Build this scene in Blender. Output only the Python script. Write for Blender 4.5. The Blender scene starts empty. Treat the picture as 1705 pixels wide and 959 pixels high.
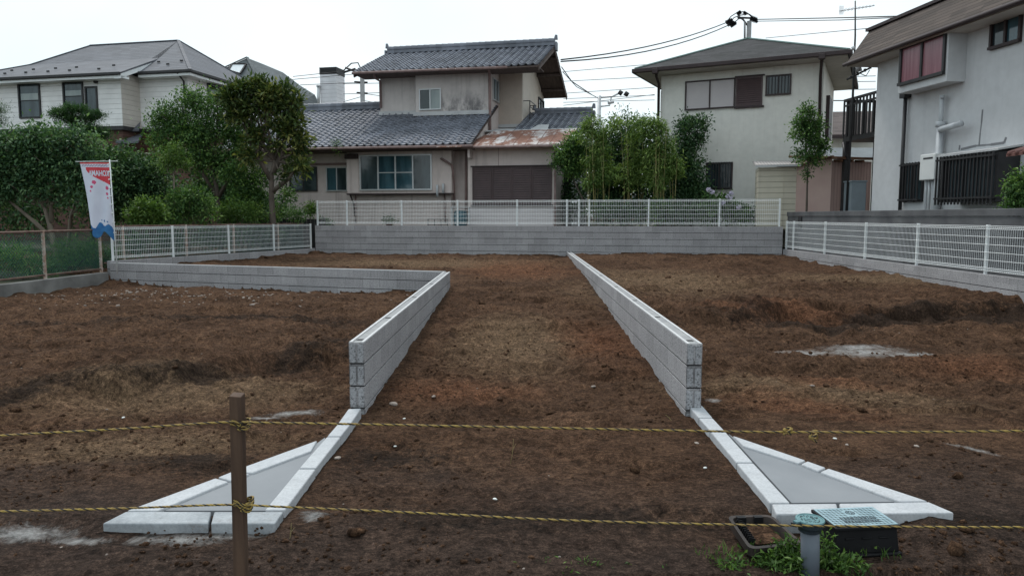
import bpy, bmesh, math, random
import numpy as np
from mathutils import Vector, Matrix, Euler
random.seed(7); np.random.seed(7)
S = bpy.context.scene
col = S.collection
R = math.radians

# ------------------------------------------------------------------ camera
FPX = 1231.0
CAM = Vector((0, 0, 1.85))
cd = bpy.data.cameras.new('camera'); cam = bpy.data.objects.new('camera', cd); col.objects.link(cam)
cd.sensor_width = 36; cd.lens = 36 * FPX / 1705; cd.clip_start = .05; cd.clip_end = 3000
cam.location = CAM; cam.rotation_euler = Euler((R(90) - math.atan(119.5 / FPX), 0, math.atan(7.5 / FPX)), 'XYZ')
S.camera = cam
ROT = cam.rotation_euler.to_matrix()

# ------------------------------------------------------------------ sky, sun, exposure
w = bpy.data.worlds.new('World'); S.world = w; w.use_nodes = True
nt = w.node_tree; nt.nodes.clear()
out = nt.nodes.new('ShaderNodeOutputWorld'); bg = nt.nodes.new('ShaderNodeBackground')
sky = nt.nodes.new('ShaderNodeTexSky'); sky.sky_type = 'NISHITA'; sky.sun_disc = False
sky.sun_elevation = R(60); sky.sun_rotation = R(-28); sky.air_density = 1.2; sky.dust_density = 3
tc = nt.nodes.new('ShaderNodeTexCoord'); nz = nt.nodes.new('ShaderNodeTexNoise')
nz.inputs['Scale'].default_value = 1.6; nz.inputs['Detail'].default_value = 5
rp = nt.nodes.new('ShaderNodeValToRGB')          # the cloud deck (radiance before the 0.1 strength)
rp.color_ramp.elements[0].position = .3; rp.color_ramp.elements[0].color = (5.1, 6.5, 7.0, 1)
rp.color_ramp.elements[1].position = .65; rp.color_ramp.elements[1].color = (7.3, 7.8, 8.0, 1)
mx = nt.nodes.new('ShaderNodeMix'); mx.data_type = 'RGBA'; mx.inputs[0].default_value = .88
nt.links.new(tc.outputs['Generated'], nz.inputs['Vector']); nt.links.new(nz.outputs['Fac'], rp.inputs[0])
nt.links.new(sky.outputs[0], mx.inputs[6]); nt.links.new(rp.outputs[0], mx.inputs[7])
nt.links.new(mx.outputs[2], bg.inputs[0]); bg.inputs[1].default_value = .1
nt.links.new(bg.outputs[0], out.inputs[0])
sd = bpy.data.lights.new('sun', 'SUN'); sd.energy = 1.3; sd.angle = R(16); sd.color = (1, .97, .93)
so = bpy.data.objects.new('sun', sd); col.objects.link(so)
# the brightest part of the overcast is high above the far side of the plot
so.rotation_euler = Euler((R(-30), 0, R(28)), 'XYZ')
S.view_settings.view_transform = 'Standard'; S.view_settings.look = 'None'
S.view_settings.exposure = 0.62; S.view_settings.gamma = 1; S.view_settings.use_curve_mapping = False

# ------------------------------------------------------------------ helpers
def ray(px, py):
    return ROT @ Vector(((px - 852.5) / FPX, -(py - 479.5) / FPX, -1))
def at_y(px, py, Y):
    d = ray(px, py); return CAM + d * (Y / d.y)
def at_z(px, py, Z):
    d = ray(px, py); return CAM + d * ((Z - CAM.z) / d.z)
def at_plane(px, py, o, n):
    d = ray(px, py); o = Vector(o); n = Vector(n); return CAM + d * ((o - CAM).dot(n) / d.dot(n))
class Fr:
    def __init__(s, ox, oy, deg):
        s.o = Vector((ox, oy, 0)); s.a = R(deg)
        s.ex = Vector((math.cos(s.a), math.sin(s.a), 0)); s.ey = Vector((-math.sin(s.a), math.cos(s.a), 0))
    def q(s, px, py, ly):
        P = at_plane(px, py, s.o + s.ey * ly, s.ey); return (P - s.o).dot(s.ex), P.z
    def qx(s, px, py, lx):
        P = at_plane(px, py, s.o + s.ex * lx, s.ex); return (P - s.o).dot(s.ey), P.z
    def rect(s, x0, y0, x1, y1, ly):           # pixel rect -> local x0,x1,z0,z1 measured mid-edge
        ym = (y0 + y1) / 2; xm = (x0 + x1) / 2
        a = s.q(x0, ym, ly)[0]; b = s.q(x1, ym, ly)[0]
        return a, b, s.q(xm, y1, ly)[1], s.q(xm, y0, ly)[1]

class MB:
    def __init__(s): s.v = []; s.f = []; s.m = []
    def add(s, vs, fs, mi=0):
        b = len(s.v); s.v += [tuple(p) for p in vs]; s.f += [tuple(i + b for i in f) for f in fs]; s.m += [mi] * len(fs); return s
    def box(s, x0, x1, y0, y1, z0, z1, mi=0):
        if x0 > x1: x0, x1 = x1, x0
        if y0 > y1: y0, y1 = y1, y0
        if z0 > z1: z0, z1 = z1, z0
        return s.add([(x0,y0,z0),(x1,y0,z0),(x1,y1,z0),(x0,y1,z0),(x0,y0,z1),(x1,y0,z1),(x1,y1,z1),(x0,y1,z1)],
              [(0,3,2,1),(4,5,6,7),(0,1,5,4),(1,2,6,5),(2,3,7,6),(3,0,4,7)], mi)
    def beam(s, p, q, wd, h, mi=0, up=(0,0,1)):
        p = Vector(p); q = Vector(q); d = (q - p).normalized(); up = Vector(up)
        sd_ = d.cross(up)
        if sd_.length < 1e-4: sd_ = d.cross(Vector((1,0,0)))
        sd_.normalize(); u = sd_.cross(d)
        a = sd_ * wd / 2; b = u * h / 2
        return s.add([p-a-b,p+a-b,p+a+b,p-a+b,q-a-b,q+a-b,q+a+b,q-a+b],
              [(0,3,2,1),(4,5,6,7),(0,1,5,4),(1,2,6,5),(2,3,7,6),(3,0,4,7)], mi)
    def tube(s, pts, r, n=8, mi=0, cap=True):
        pts = [Vector(p) for p in pts]; rs = r if isinstance(r, (list, tuple)) else [r] * len(pts)
        b = len(s.v); N = len(pts); prev = None
        for i, p in enumerate(pts):
            d = (pts[min(i+1, N-1)] - pts[max(i-1, 0)])
            if d.length < 1e-9: d = Vector((0,0,1))
            d.normalize()
            if prev is None:
                a = d.cross(Vector((0,0,1)))
                if a.length < .05: a = d.cross(Vector((1,0,0)))
            else: a = prev - d * prev.dot(d)
            a.normalize(); prev = a; c = d.cross(a)
            for k in range(n):
                t = 2 * math.pi * k / n; s.v.append(tuple(p + (a * math.cos(t) + c * math.sin(t)) * rs[i]))
        for i in range(N - 1):
            for k in range(n):
                k2 = (k + 1) % n; s.f.append((b+i*n+k, b+i*n+k2, b+(i+1)*n+k2, b+(i+1)*n+k)); s.m.append(mi)
        if cap:
            s.f.append(tuple(b + k for k in range(n))[::-1]); s.m.append(mi)
            s.f.append(tuple(b + (N-1)*n + k for k in range(n))); s.m.append(mi)
        return s
    def prism(s, pts, dz, mi=0):               # top polygon (3D pts), extruded down by dz
        n = len(pts); top = [Vector(p) for p in pts]; bot = [p - Vector((0,0,dz)) for p in top]
        return s.add(top + bot, [tuple(range(n)), tuple(range(2*n-1, n-1, -1))] + [(i, n+i, n+(i+1)%n, (i+1)%n) for i in range(n)], mi)
    def poly(s, pts, mi=0): return s.add(pts, [tuple(range(len(pts)))], mi)
    def slab(s, pts, nrm, t, mi=0):            # polygon thickened along nrm
        n = len(pts); a = [Vector(p) for p in pts]; b = [p + Vector(nrm) * t for p in a]
        return s.add(a + b, [tuple(range(n))[::-1], tuple(range(n, 2*n))] + [(i, (i+1)%n, n+(i+1)%n, n+i) for i in range(n)], mi)
    def lathe(s, prof, c=(0,0,0), n=24, mi=0):
        b = len(s.v); c = Vector(c)
        for r, z in prof:
            for k in range(n):
                t = 2*math.pi*k/n; s.v.append((c.x + r*math.cos(t), c.y + r*math.sin(t), c.z + z))
        for i in range(len(prof)-1):
            for k in range(n):
                k2 = (k+1)%n; s.f.append((b+i*n+k, b+i*n+k2, b+(i+1)*n+k2, b+(i+1)*n+k)); s.m.append(mi)
        return s
    def build(s, name, mats, parent=None, smooth=False, bevel=0, fix=True):
        me = bpy.data.meshes.new(name); me.from_pydata(s.v, [], s.f)
        mats = mats if isinstance(mats, (list, tuple)) else [mats]
        for m in mats: me.materials.append(m)
        if len(mats) > 1: me.polygons.foreach_set('material_index', s.m)
        if fix or bevel:
            bm = bmesh.new(); bm.from_mesh(me); bmesh.ops.recalc_face_normals(bm, faces=bm.faces[:])
            if bevel:
                ed = [e for e in bm.edges if e.is_manifold and e.calc_face_angle(0) > .5]
                bmesh.ops.bevel(bm, geom=ed, offset=bevel, segments=2, affect='EDGES', profile=.5)
            bm.to_mesh(me); bm.free()
        if smooth: me.polygons.foreach_set('use_smooth', [True] * len(me.polygons))
        me.update()
        o = bpy.data.objects.new(name, me); col.objects.link(o)
        if parent: o.parent = parent
        return o
def tag(o, label=None, cat=None, group=None, kind=None):
    if label: o['label'] = label
    if cat: o['category'] = cat
    if group: o['group'] = group
    if kind: o['kind'] = kind
    return o
def thing(name, label, cat, loc=(0,0,0), rz=0, group=None):
    o = bpy.data.objects.new(name, None); col.objects.link(o); o.empty_display_size = .2
    o.location = loc; o.rotation_euler = (0,0,rz); return tag(o, label, cat, group)

# ------------------------------------------------------------------ noise in numpy
def vnoise(x, y, seed=0):
    xi = np.floor(x).astype(np.int64); yi = np.floor(y).astype(np.int64); xf = x - xi; yf = y - yi
    def h(a, b):
        n = (a * 374761393 + b * 668265263 + seed * 974634777) & 0xffffffff
        n = ((n ^ (n >> 13)) * 1274126177) & 0xffffffff
        return ((n ^ (n >> 16)) & 0xffff) / 65535.0
    u = xf*xf*(3-2*xf); v = yf*yf*(3-2*yf)
    return (h(xi,yi)*(1-u) + h(xi+1,yi)*u)*(1-v) + (h(xi,yi+1)*(1-u) + h(xi+1,yi+1)*u)*v
def fbm(x, y, s, o=4, seed=0, g=.5):
    r = 0; a = 1; t = 0
    for i in range(o):
        r = r + a * vnoise(x*s + i*17.3, y*s + i*9.1, seed + i); t += a; a *= g; s *= 2.03
    return r / t
def sst(a, b, x):
    t = np.clip((x - a) / (b - a), 0, 1); return t*t*(3-2*t)

# ------------------------------------------------------------------ materials
class G:
    def __init__(s, name, rough=.85, spec=.3, metal=0):
        s.m = bpy.data.materials.new(name); s.m.use_nodes = True; s.t = s.m.node_tree
        s.b = s.t.nodes['Principled BSDF']; s.b.inputs['Roughness'].default_value = rough
        s.b.inputs['Specular IOR Level'].default_value = spec; s.b.inputs['Metallic'].default_value = metal
        s.tc = s.n('ShaderNodeTexCoord').outputs['Object']
    def n(s, k, **kw):
        o = s.t.nodes.new(k)
        for a, b in kw.items(): setattr(o, a, b)
        return o
    def set(s, sock, v):
        if hasattr(v, 'is_linked') or isinstance(v, bpy.types.NodeSocket): s.t.links.new(v, sock)
        else: sock.default_value = v
    def math(s, op, a, b=0, c=None):
        o = s.n('ShaderNodeMath', operation=op); s.set(o.inputs[0], a); s.set(o.inputs[1], b)
        if c is not None: s.set(o.inputs[2], c)
        return o.outputs[0]
    def noise(s, scale, detail=5, vec=None, rough=.55, sc=(1,1,1), dist=0):
        v = vec if vec is not None else s.tc
        if sc != (1,1,1):
            mp = s.n('ShaderNodeMapping'); s.set(mp.inputs[0], v); mp.inputs['Scale'].default_value = sc; v = mp.outputs[0]
        o = s.n('ShaderNodeTexNoise'); s.set(o.inputs['Vector'], v); o.inputs['Scale'].default_value = scale
        o.inputs['Detail'].default_value = detail; o.inputs['Roughness'].default_value = rough; o.inputs['Distortion'].default_value = dist
        return o.outputs['Fac']
    def ramp(s, f, stops):
        o = s.n('ShaderNodeValToRGB'); s.set(o.inputs[0], f); e = o.color_ramp.elements
        while len(e) < len(stops): e.new(.5)
        for i, (p, c) in enumerate(stops):
            e[i].position = p; e[i].color = (c, c, c, 1) if isinstance(c, (int, float)) else (*c[:3], 1)
        return o.outputs[0]
    def mix(s, f, a, b, mode='MIX'):
        o = s.n('ShaderNodeMix', data_type='RGBA', blend_type=mode); s.set(o.inputs[0], f)
        for k, v in ((6, a), (7, b)):
            s.set(o.inputs[k], (*v[:3], 1) if isinstance(v, tuple) else v)
        return o.outputs[2]
    def xyz(s, i):
        o = s.n('ShaderNodeSeparateXYZ'); s.set(o.inputs[0], s.tc); return o.outputs[i]
    def col(s, c): s.set(s.b.inputs['Base Color'], (*c[:3], 1) if isinstance(c, tuple) else c); return s
    def bump(s, h, st=.3, d=.02):
        o = s.n('ShaderNodeBump'); s.set(o.inputs['Height'], h); o.inputs['Strength'].default_value = st; o.inputs['Distance'].default_value = d
        s.t.links.new(o.outputs[0], s.b.inputs['Normal']); return s
    def rough(s, v): s.set(s.b.inputs['Roughness'], v); return s
def pm(name, c1, c2=None, scale=3, rough=.8, bump=0, bs=60, bd=.01, metal=0, spec=.3, sc=(1,1,1)):
    g = G(name, rough, spec, metal); c2 = c2 or tuple(x*.8 for x in c1)
    g.col(g.mix(g.ramp(g.noise(scale, 6, sc=sc), [(.35, 0), (.68, 1)]), c1, c2))
    if bump: g.bump(g.noise(bs, 4), bump, bd)
    return g.m
def stucco(name, c, stain=(.2,.19,.18), amt=.5, low=None, rough=.9):
    """plaster with cloudy tone, vertical run-off streaks and (optional) a mould stain box"""
    g = G(name, rough, .2)
    base = g.mix(g.ramp(g.noise(.7, 7), [(.3, 0), (.75, 1)]), c, tuple(x*.86 for x in c))
    st = g.ramp(g.noise(1.0, 6, sc=(5, 5, .35)), [(.55, 0), (.8, 1)])
    base = g.mix(g.math('MULTIPLY', st, amt), base, stain)
    fine = g.ramp(g.noise(5, 5), [(.35, .95), (.65, 1.03)])
    base = g.mix(1.0, base, fine, 'MULTIPLY')
    if low:                                       # (x0,x1,z0,z1) blotchy mould
        x0, x1, z0, z1 = low; X = g.xyz(0); Z = g.xyz(2)
        fx = g.math('MULTIPLY', g.ramp(g.math('DIVIDE', g.math('SUBTRACT', X, x0), x1-x0), [(0, 0), (.15, 1), (.95, 1), (1, 0)]),
                    g.ramp(g.math('DIVIDE', g.math('SUBTRACT', Z, z0), z1-z0), [(0, .5), (.15, 1), (.5, .8), (1, 0)]))
        nn = g.ramp(g.noise(2.2, 8, rough=.7, sc=(1.5,1.5,.8)), [(.38, 0), (.6, 1)])
        base = g.mix(g.math('MULTIPLY', fx, nn), base, (.12, .115, .12))
    g.col(base); g.bump(g.noise(120, 3), .25, .006); return g.m
def banded(name, c, pitch, dark=.35, axis=2, w_=.08, c2=None, rough=.8, metal=0, streak=.0, bd=.02, nsc=1.2):
    """courses: a groove every pitch metres along an axis"""
    g = G(name, rough, .3, metal); A = g.xyz(axis)
    fr = g.math('FRACT', g.math('DIVIDE', A, pitch))
    gr = g.ramp(fr, [(0, 0), (w_*.5, 0), (w_, 1), (1, 1)])
    base = g.mix(g.ramp(g.noise(nsc, 7, sc=(1,1,1)), [(.3, 0), (.7, 1)]), c, c2 or tuple(x*.8 for x in c))
    cell = g.n('ShaderNodeTexWhiteNoise', noise_dimensions='2D')
    cmb = g.n('ShaderNodeCombineXYZ'); g.set(cmb.inputs[0], g.math('FLOOR', g.math('DIVIDE', A, pitch)))
    g.set(cmb.inputs[1], g.math('FLOOR', g.math('DIVIDE', g.math('ADD', g.xyz(0), g.math('MULTIPLY', g.math('FLOOR', g.math('DIVIDE', A, pitch)), .13)), .5)))
    g.set(cell.inputs['Vector'], cmb.outputs[0])
    base = g.mix(1.0, base, g.ramp(cell.outputs['Value'], [(0, 1-streak), (1, 1+streak)]), 'MULTIPLY')
    base = g.mix(gr, tuple(x*dark for x in c), base)
    g.col(base); g.bump(gr, .6, bd); return g.m
def glass(name, c=(.02,.03,.035), c2=(.05,.07,.08), rough=.08):
    g = G(name, rough, .6); g.col(g.mix(g.ramp(g.noise(1.3, 3, sc=(2,2,.5)), [(.4, 0), (.6, 1)]), c, c2)); return g.m
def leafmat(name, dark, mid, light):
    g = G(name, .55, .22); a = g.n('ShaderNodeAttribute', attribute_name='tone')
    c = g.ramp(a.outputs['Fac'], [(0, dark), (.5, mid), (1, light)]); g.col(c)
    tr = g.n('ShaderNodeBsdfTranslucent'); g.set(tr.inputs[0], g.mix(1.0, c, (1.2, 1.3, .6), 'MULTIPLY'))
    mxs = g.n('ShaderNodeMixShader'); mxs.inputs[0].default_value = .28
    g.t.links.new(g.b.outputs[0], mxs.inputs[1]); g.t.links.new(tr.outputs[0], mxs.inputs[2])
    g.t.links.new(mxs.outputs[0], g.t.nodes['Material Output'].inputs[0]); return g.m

def blockmat(name, c=(.43,.415,.425), ribs=True):
    g = G(name, .9, .2)
    base = g.mix(g.ramp(g.noise(1.1, 6), [(.3, 0), (.7, 1)]), c, tuple(x*.82 for x in c))
    sp = g.ramp(g.noise(55, 4, rough=.85), [(.38, .2), (.48, 1), (.58, 1.0), (.68, 1.5)])
    base = g.mix(1.0, base, sp, 'MULTIPLY')
    cell = g.n('ShaderNodeTexWhiteNoise', noise_dimensions='2D'); cb = g.n('ShaderNodeCombineXYZ')
    zi = g.math('FLOOR', g.math('DIVIDE', g.math('ADD', g.xyz(2), 10), .2))
    g.set(cb.inputs[0], zi); g.set(cb.inputs[1], g.math('FLOOR', g.math('DIVIDE', g.math('ADD', g.xyz(0), g.math('MULTIPLY', zi, .2)), .4)))
    g.set(cell.inputs['Vector'], cb.outputs[0])
    base = g.mix(1.0, base, g.ramp(cell.outputs['Value'], [(0, .87), (1, 1.08)]), 'MULTIPLY')
    vj = g.math('FRACT', g.math('DIVIDE', g.math('ADD', g.xyz(0), g.math('MULTIPLY', zi, .2)), .4)); base = g.mix(g.ramp(vj, [(0, .55), (.014, .55), (.022, 0), (1, 0)]), base, (.07,.07,.072))
    h = g.noise(120, 3)
    if ribs:
        X = g.math('DIVIDE', g.xyz(0), .033)
        wv = g.math('FRACT', g.math('ADD', X, g.math('MULTIPLY', g.noise(3, 2), .3)))
        gr = g.ramp(wv, [(0, 0), (.08, 0), (.2, 1), (1, 1)])
        rb = g.ramp(g.noise(7, 3, sc=(1,1,.2)), [(.35, .25), (.65, .95)])
        base = g.mix(g.math('MULTIPLY', g.math('SUBTRACT', 1, gr), rb), base, tuple(x*.22 for x in c))
        h = g.math('ADD', g.math('MULTIPLY', h, .4), gr)
    # soil splash low on the wall
    g.col(base); g.bump(h, .5, .006); return g.m

M = {}
M['block'] = blockmat('ribbed_block'); M['block_end'] = blockmat('block_end', (.36,.36,.375), False)
M['mortar'] = pm('mortar', (.33,.33,.33), (.24,.24,.25), 6, .9, .3, 80)
M['rim'] = pm('block_rim', (.58,.58,.58), (.46,.46,.47), 9, .85, .2, 90)
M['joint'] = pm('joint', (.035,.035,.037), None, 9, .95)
M['kerb'] = pm('kerb_concrete', (.50,.51,.525), (.38,.39,.41), 5, .8, .2, 90, .004)
M['kerb_dirty'] = pm('kerb_dirty', (.44,.46,.48), (.17,.185,.20), 2.2, .85, .2, 90, .004)
def kerbmat(name, c1, c2, k):
    g = G(name, .8, .25); base = g.mix(g.ramp(g.noise(4, 7, rough=.7), [(.3, 0), (.7, 1)]), c1, c2)
    base = g.mix(g.math('MULTIPLY', g.ramp(g.noise(9, 8, rough=.8), [(.55, 0), (.72, 1)]), k), base, (.16,.125,.10))
    base = g.mix(1.0, base, g.ramp(g.noise(60, 4, rough=.8), [(.3, .82), (.6, 1.05)]), 'MULTIPLY'); g.col(base); g.bump(g.noise(70, 4), .3, .004); return g.m
M['kerb'] = kerbmat('kerb_concrete', (.50,.51,.525), (.40,.41,.43), .3); M['kerb_dirty'] = kerbmat('kerb_dirty', (.44,.46,.48), (.20,.215,.23), .6)
M['infill'] = pm('trowelled_mortar', (.235,.245,.26), (.19,.20,.215), 1.6, .7, .25, 14, .006)
M['oldwall'] = pm('old_concrete', (.14,.14,.145), (.06,.06,.065), 1.2, .92, .3, 50, .008)
M['lowwall'] = pm('low_concrete', (.24,.235,.225), (.13,.125,.12), 1.8, .92, .3, 50, .008)
M['white'] = pm('white_paint', (.80,.82,.82), (.72,.74,.75), 4, .4, spec=.5)
M['rust'] = pm('rusty_steel', (.11,.06,.048), (.2,.14,.11), 7, .85, .3, 50, .004)
M['rustpost'] = pm('rusty_cream_post', (.50,.45,.40), (.28,.15,.10), 9, .8)
M['green'] = pm('green_wire', (.02,.10,.085), (.02,.12,.095), 3, .5, spec=.4)
M['stake'] = pm('brown_stake', (.105,.062,.040), (.045,.026,.018), 5, .75, .3, 60, .004, sc=(6,6,.5))
M['ropey'] = pm('rope_yellow', (.34,.235,.055), (.24,.16,.06), 8, .6)
M['ropek'] = pm('rope_black', (.02,.018,.015), (.03,.025,.02), 30, .6)
M['blackp'] = pm('black_plastic', (.005,.005,.006), (.009,.009,.01), 8, .5, .15, 120, .002, spec=.2)
M['tray'] = pm('dusty_black_plastic', (.02,.017,.016), (.05,.036,.03), 7, .6, .2, 60)
M['lid'] = pm('blue_grey_lid', (.30,.42,.46), (.22,.32,.36), 12, .45, spec=.5)
M['lidk'] = pm('lid_print_dark', (.03,.045,.055), None, 12, .5)
M['capg'] = pm('green_grey_cap', (.12,.24,.25), (.08,.17,.19), 14, .5, .2, 80, .003, spec=.5)
M['capk'] = pm('dark_cap', (.02,.028,.035), None, 9, .4, spec=.5)
M['pipe'] = pm('grey_pvc', (.12,.14,.165), (.09,.10,.12), 5, .5, spec=.4)
M['cloth'] = pm('banner_white', (.66,.68,.78), (.6,.62,.72), 4, .7)
M['cred'] = pm('banner_red', (.62,.06,.08), (.55,.05,.07), 4, .7)
M['cpink'] = pm('banner_pink', (.62,.09,.2), (.55,.08,.18), 4, .7)
M['cblue'] = pm('banner_blue', (.02,.1,.3), (.05,.2,.42), 6, .7)
M['cgrey'] = pm('banner_grey', (.36,.3,.4), None, 6, .7)
M['bark'] = pm('bark', (.13,.105,.085), (.06,.048,.04), 6, .9, .5, 30, .02, sc=(1,1,.3))
M['barklight'] = pm('pale_bark', (.22,.18,.14), (.12,.10,.08), 5, .9, .5, 30, .02, sc=(1,1,.3))
M['bamboo'] = pm('bamboo_culm', (.30,.24,.10), (.18,.2,.07), 3, .5, sc=(3,3,.4))
M['alum'] = pm('aluminium', (.55,.56,.57), (.48,.49,.5), 5, .35, metal=.3, spec=.5)
M['brown'] = pm('brown_metal', (.030,.017,.018), (.042,.026,.026), 4, .55, spec=.4)
M['dark'] = pm('dark_frame', (.018,.017,.018), (.03,.028,.03), 4, .5, spec=.4)
M['louvre'] = pm('brown_louvre', (.075,.046,.047), (.058,.036,.037), 4, .5, spec=.4)
M['pinkpipe'] = pm('pinkish_pipe', (.27,.19,.18), (.18,.12,.11), 4, .6)
M['heater'] = pm('heater_white', (.72,.72,.70), (.66,.66,.65), 3, .5, spec=.4)
M['greypipe'] = pm('grey_pipe', (.5,.52,.54), (.4,.41,.43), 4, .5, spec=.4)
M['glass'] = glass('dark_glass'); M['glassblue'] = glass('curtained_glass', (.02,.05,.065), (.045,.10,.125))
M['glasspale'] = glass('frosted_glass', (.22,.26,.26), (.3,.34,.33), .3)
M['glasspink'] = pm('pink_curtain', (.20,.075,.095), (.28,.12,.14), 3, .25, spec=.6, sc=(6,6,.3))
M['wirecable'] = pm('cable_black', (.02,.02,.022), None, 2, .6)
M['conc'] = pm('pole_concrete', (.3,.3,.3), (.22,.22,.22), 4, .9)

# ------------------------------------------------------------------ ground
def seg_side(x, y, ax, ay, bx, by):    # >0 left of a->b
    return (bx-ax)*(y-ay) - (by-ay)*(x-ax)
LW0 = (-9.62, 17.4); LW1 = (-1.46, 14.62)      # front face line of the L wall's back leg
def height(x, y, detail=True):
    drive = np.interp(y, [0, 3.3, 4.2, 6.4, 10, 14.5, 23, 30], [.0, .035, .095, .115, .27, .43, .63, .72])
    # left lot: a low worn bank running diagonally
    wob = (fbm(x, y, .8, 3, 5) - .5) * 1.1
    bl = 6.55 + (x + 4.7) * .88 + wob; bl = np.where(x < -4.7, 6.55 + (x+4.7)*.12 + wob, bl)
    bl = np.where(x > -2.2, 8.8 + wob*.6, bl)
    lo = np.interp(y, [0, 3.3, 4.15, 6.4, 9, 15], [.0, .035, .10, .10, .14, .18])
    hi = np.interp(y, [0, 5, 9, 15, 18], [.22, .26, .32, .29, .28])
    left = lo + (hi - lo) * sst(-.25, .22, y - bl)
    lback = np.interp(y, [14, 18, 24.6, 30], [.5, .56, .66, .7])
    sL = seg_side(x, y, LW0[0], LW0[1], LW1[0], LW1[1])/8.6
    left = np.where(sL > .06, lback, left)
    # right lot: steeper cut bank near y = 10.4
    br = 10.3 + (fbm(x, y, 1.1, 3, 9) - .5) * 1.3 + (x - 4) * .10
    lo = np.interp(y, [0, 3.3, 4.3, 6.4, 8, 10.2, 12], [.0, .03, .085, .13, .24, .36, .42])
    hi = np.interp(y, [0, 9, 11, 15, 21.5, 30], [.5, .56, .60, .64, .70, .74])
    stren = sst(1.6, 3.2, x)
    right = lo + (hi - lo) * (sst(-.16, .12, y - br) * stren + sst(-2.5, 1.0, y - br) * (1 - stren))
    wl = sst(-1.47, -1.36, x); wr = sst(1.49, 1.59, x)
    wl = np.where(y < 6.3, sst(-2.6, -1.2, x), np.where(y > 14.7, sst(-4, 0, x), wl)); wr = np.where(y < 6.3, sst(1.2, 2.6, x), wr)
    z = left * (1 - wl) + drive * wl; z = z * (1 - wr) + right * wr
    if detail:
        amp = np.interp(y, [3.2, 4.6, 7, 10, 14, 24], [.22, .42, .7, .85, .7, .6])
        far = (np.abs(x) > 11) | (y < 3.0) | (y > 25); amp = np.where(far, .3, amp)
        nw = np.minimum(np.minimum(np.abs(x+1.4), np.abs(x-1.55)) + (y < 4)*1., 1.0); amp = amp * (.35 + .65*sst(.05, .45, nw))
        z = z + amp * ((fbm(x, y, 1.6, 3, 21) - .5) * .10 + (fbm(x, y, 4.5, 3, 31, .45) - .5) * .065)
        cl = fbm(x, y, 15, 2, 41, .6); z = z + amp * np.clip(cl - .54, 0, 1) * .10
        cl2 = fbm(x, y, 5.5, 2, 51, .6); z = z + amp * np.clip(cl2 - .56, 0, 1) * .16
        z = z - amp * np.clip(fbm(x*.55+y*.1, y*1.3, 3.2, 2, 61) - .58, 0, 1) * .26      # raked / trodden grooves
        z = z + amp * .10 * (sst(.45, .62, fbm(x*.5, y*1.1, 1.1, 3, 91)) - .5)
        fpn = vnoise(x*3.2, y*2.6, 97); z = z - amp * .05 * sst(.78, .9, fpn)
        rough_ = np.exp(-((y - (10.3 + (x-4)*.10))/.55)**2) * (x > 1.9); z = z + rough_ * (fbm(x, y, 2.6, 3, 101) - .5) * .30
        rl = np.exp(-((y - (6.55 + (x+4.7)*.88))/.5)**2) * (x < -2) * (x > -5.2); z = z + rl * (fbm(x, y, 2.8, 3, 103) - .5) * .16
        z = z + amp * (fbm(x, y, 24, 2, 121, .7) - .5) * .022 + amp * np.clip(fbm(x, y, 10, 3, 131, .6) - .5, 0, 1) * .10
        # tyre tracks in the right lot and faint ones across the front
        for (x0, y0, x1, y1) in ((2.6, 8.6, 6.2, 4.6), (3.5, 9.0, 7.2, 5.2), (3.1, 8.8, 6.7, 4.9), (-5.5, 5.6, -2.0, 6.9)):
            L = math.hypot(x1-x0, y1-y0); t = ((x-x0)*(x1-x0)+(y-y0)*(y1-y0))/L; dd = np.abs(((x-x0)*(y1-y0)-(y-y0)*(x1-x0))/L)
            m = (1 - sst(.09, .17, dd)) * sst(-.2, .3, t) * (1 - sst(L-.3, L+.2, t)); z = z - m * (.018 + .007*np.sin(t*70))
        cap = np.where((y > 4.15) & (y < 6.35) & (np.abs(x) > .9) & (np.abs(x) < 4), .15 + .02*(y-4.35) - .05, 9.); z = np.minimum(z, cap)
        mt = sst(.95, 1.12, x) * (1-sst(1.66, 1.8, x)) * (1-sst(4.16, 4.34, y)); z = z*(1-mt) + np.minimum(z, .03)*mt; mt = sst(1.5, 1.62, x) * (1-sst(2.1, 2.3, x)) * (1-sst(4.15, 4.3, y)); z = z*(1-mt) + np.minimum(z, .048)*mt
    return z
def hz(x, y): return float(height(np.array([float(x)]), np.array([float(y)]), False)[0])
def hzd(x, y): return float(height(np.array([float(x)]), np.array([float(y)]), True)[0])
gx = np.concatenate([-np.geomspace(900, 12.6, 16), np.arange(-12, -5, .06), np.arange(-5, 5, .026), np.arange(5, 12, .06), np.geomspace(12.6, 900, 16)])
gy = np.concatenate([-np.geomspace(300, 2, 8), np.arange(0, 3.2, .4), np.arange(3.2, 8, .021), np.arange(8, 14, .036), np.arange(14, 25.4, .08), np.geomspace(26, 1500, 18)])
X, Y = np.meshgrid(gx, gy); Z = height(X, Y)
Z = np.where(Y < 3.55 + .05*X, np.minimum(Z, -.03), Z)            # road bed
Z = np.where((Y < 30) | True, Z, Z)
def blob(px, py, z, rx, ry, ang=0):
    c = at_z(px, py, z); return c.x, c.y, rx, ry, ang
def patch(lst):
    a = np.zeros_like(X)
    for cx, cy, rx, ry, an in lst:
        ca, sa = math.cos(an), math.sin(an); u = ((X-cx)*ca + (Y-cy)*sa)/rx; v = (-(X-cx)*sa + (Y-cy)*ca)/ry
        a = np.maximum(a, 1 - np.sqrt(u*u + v*v))
    return np.clip(a, 0, 1)
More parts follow.
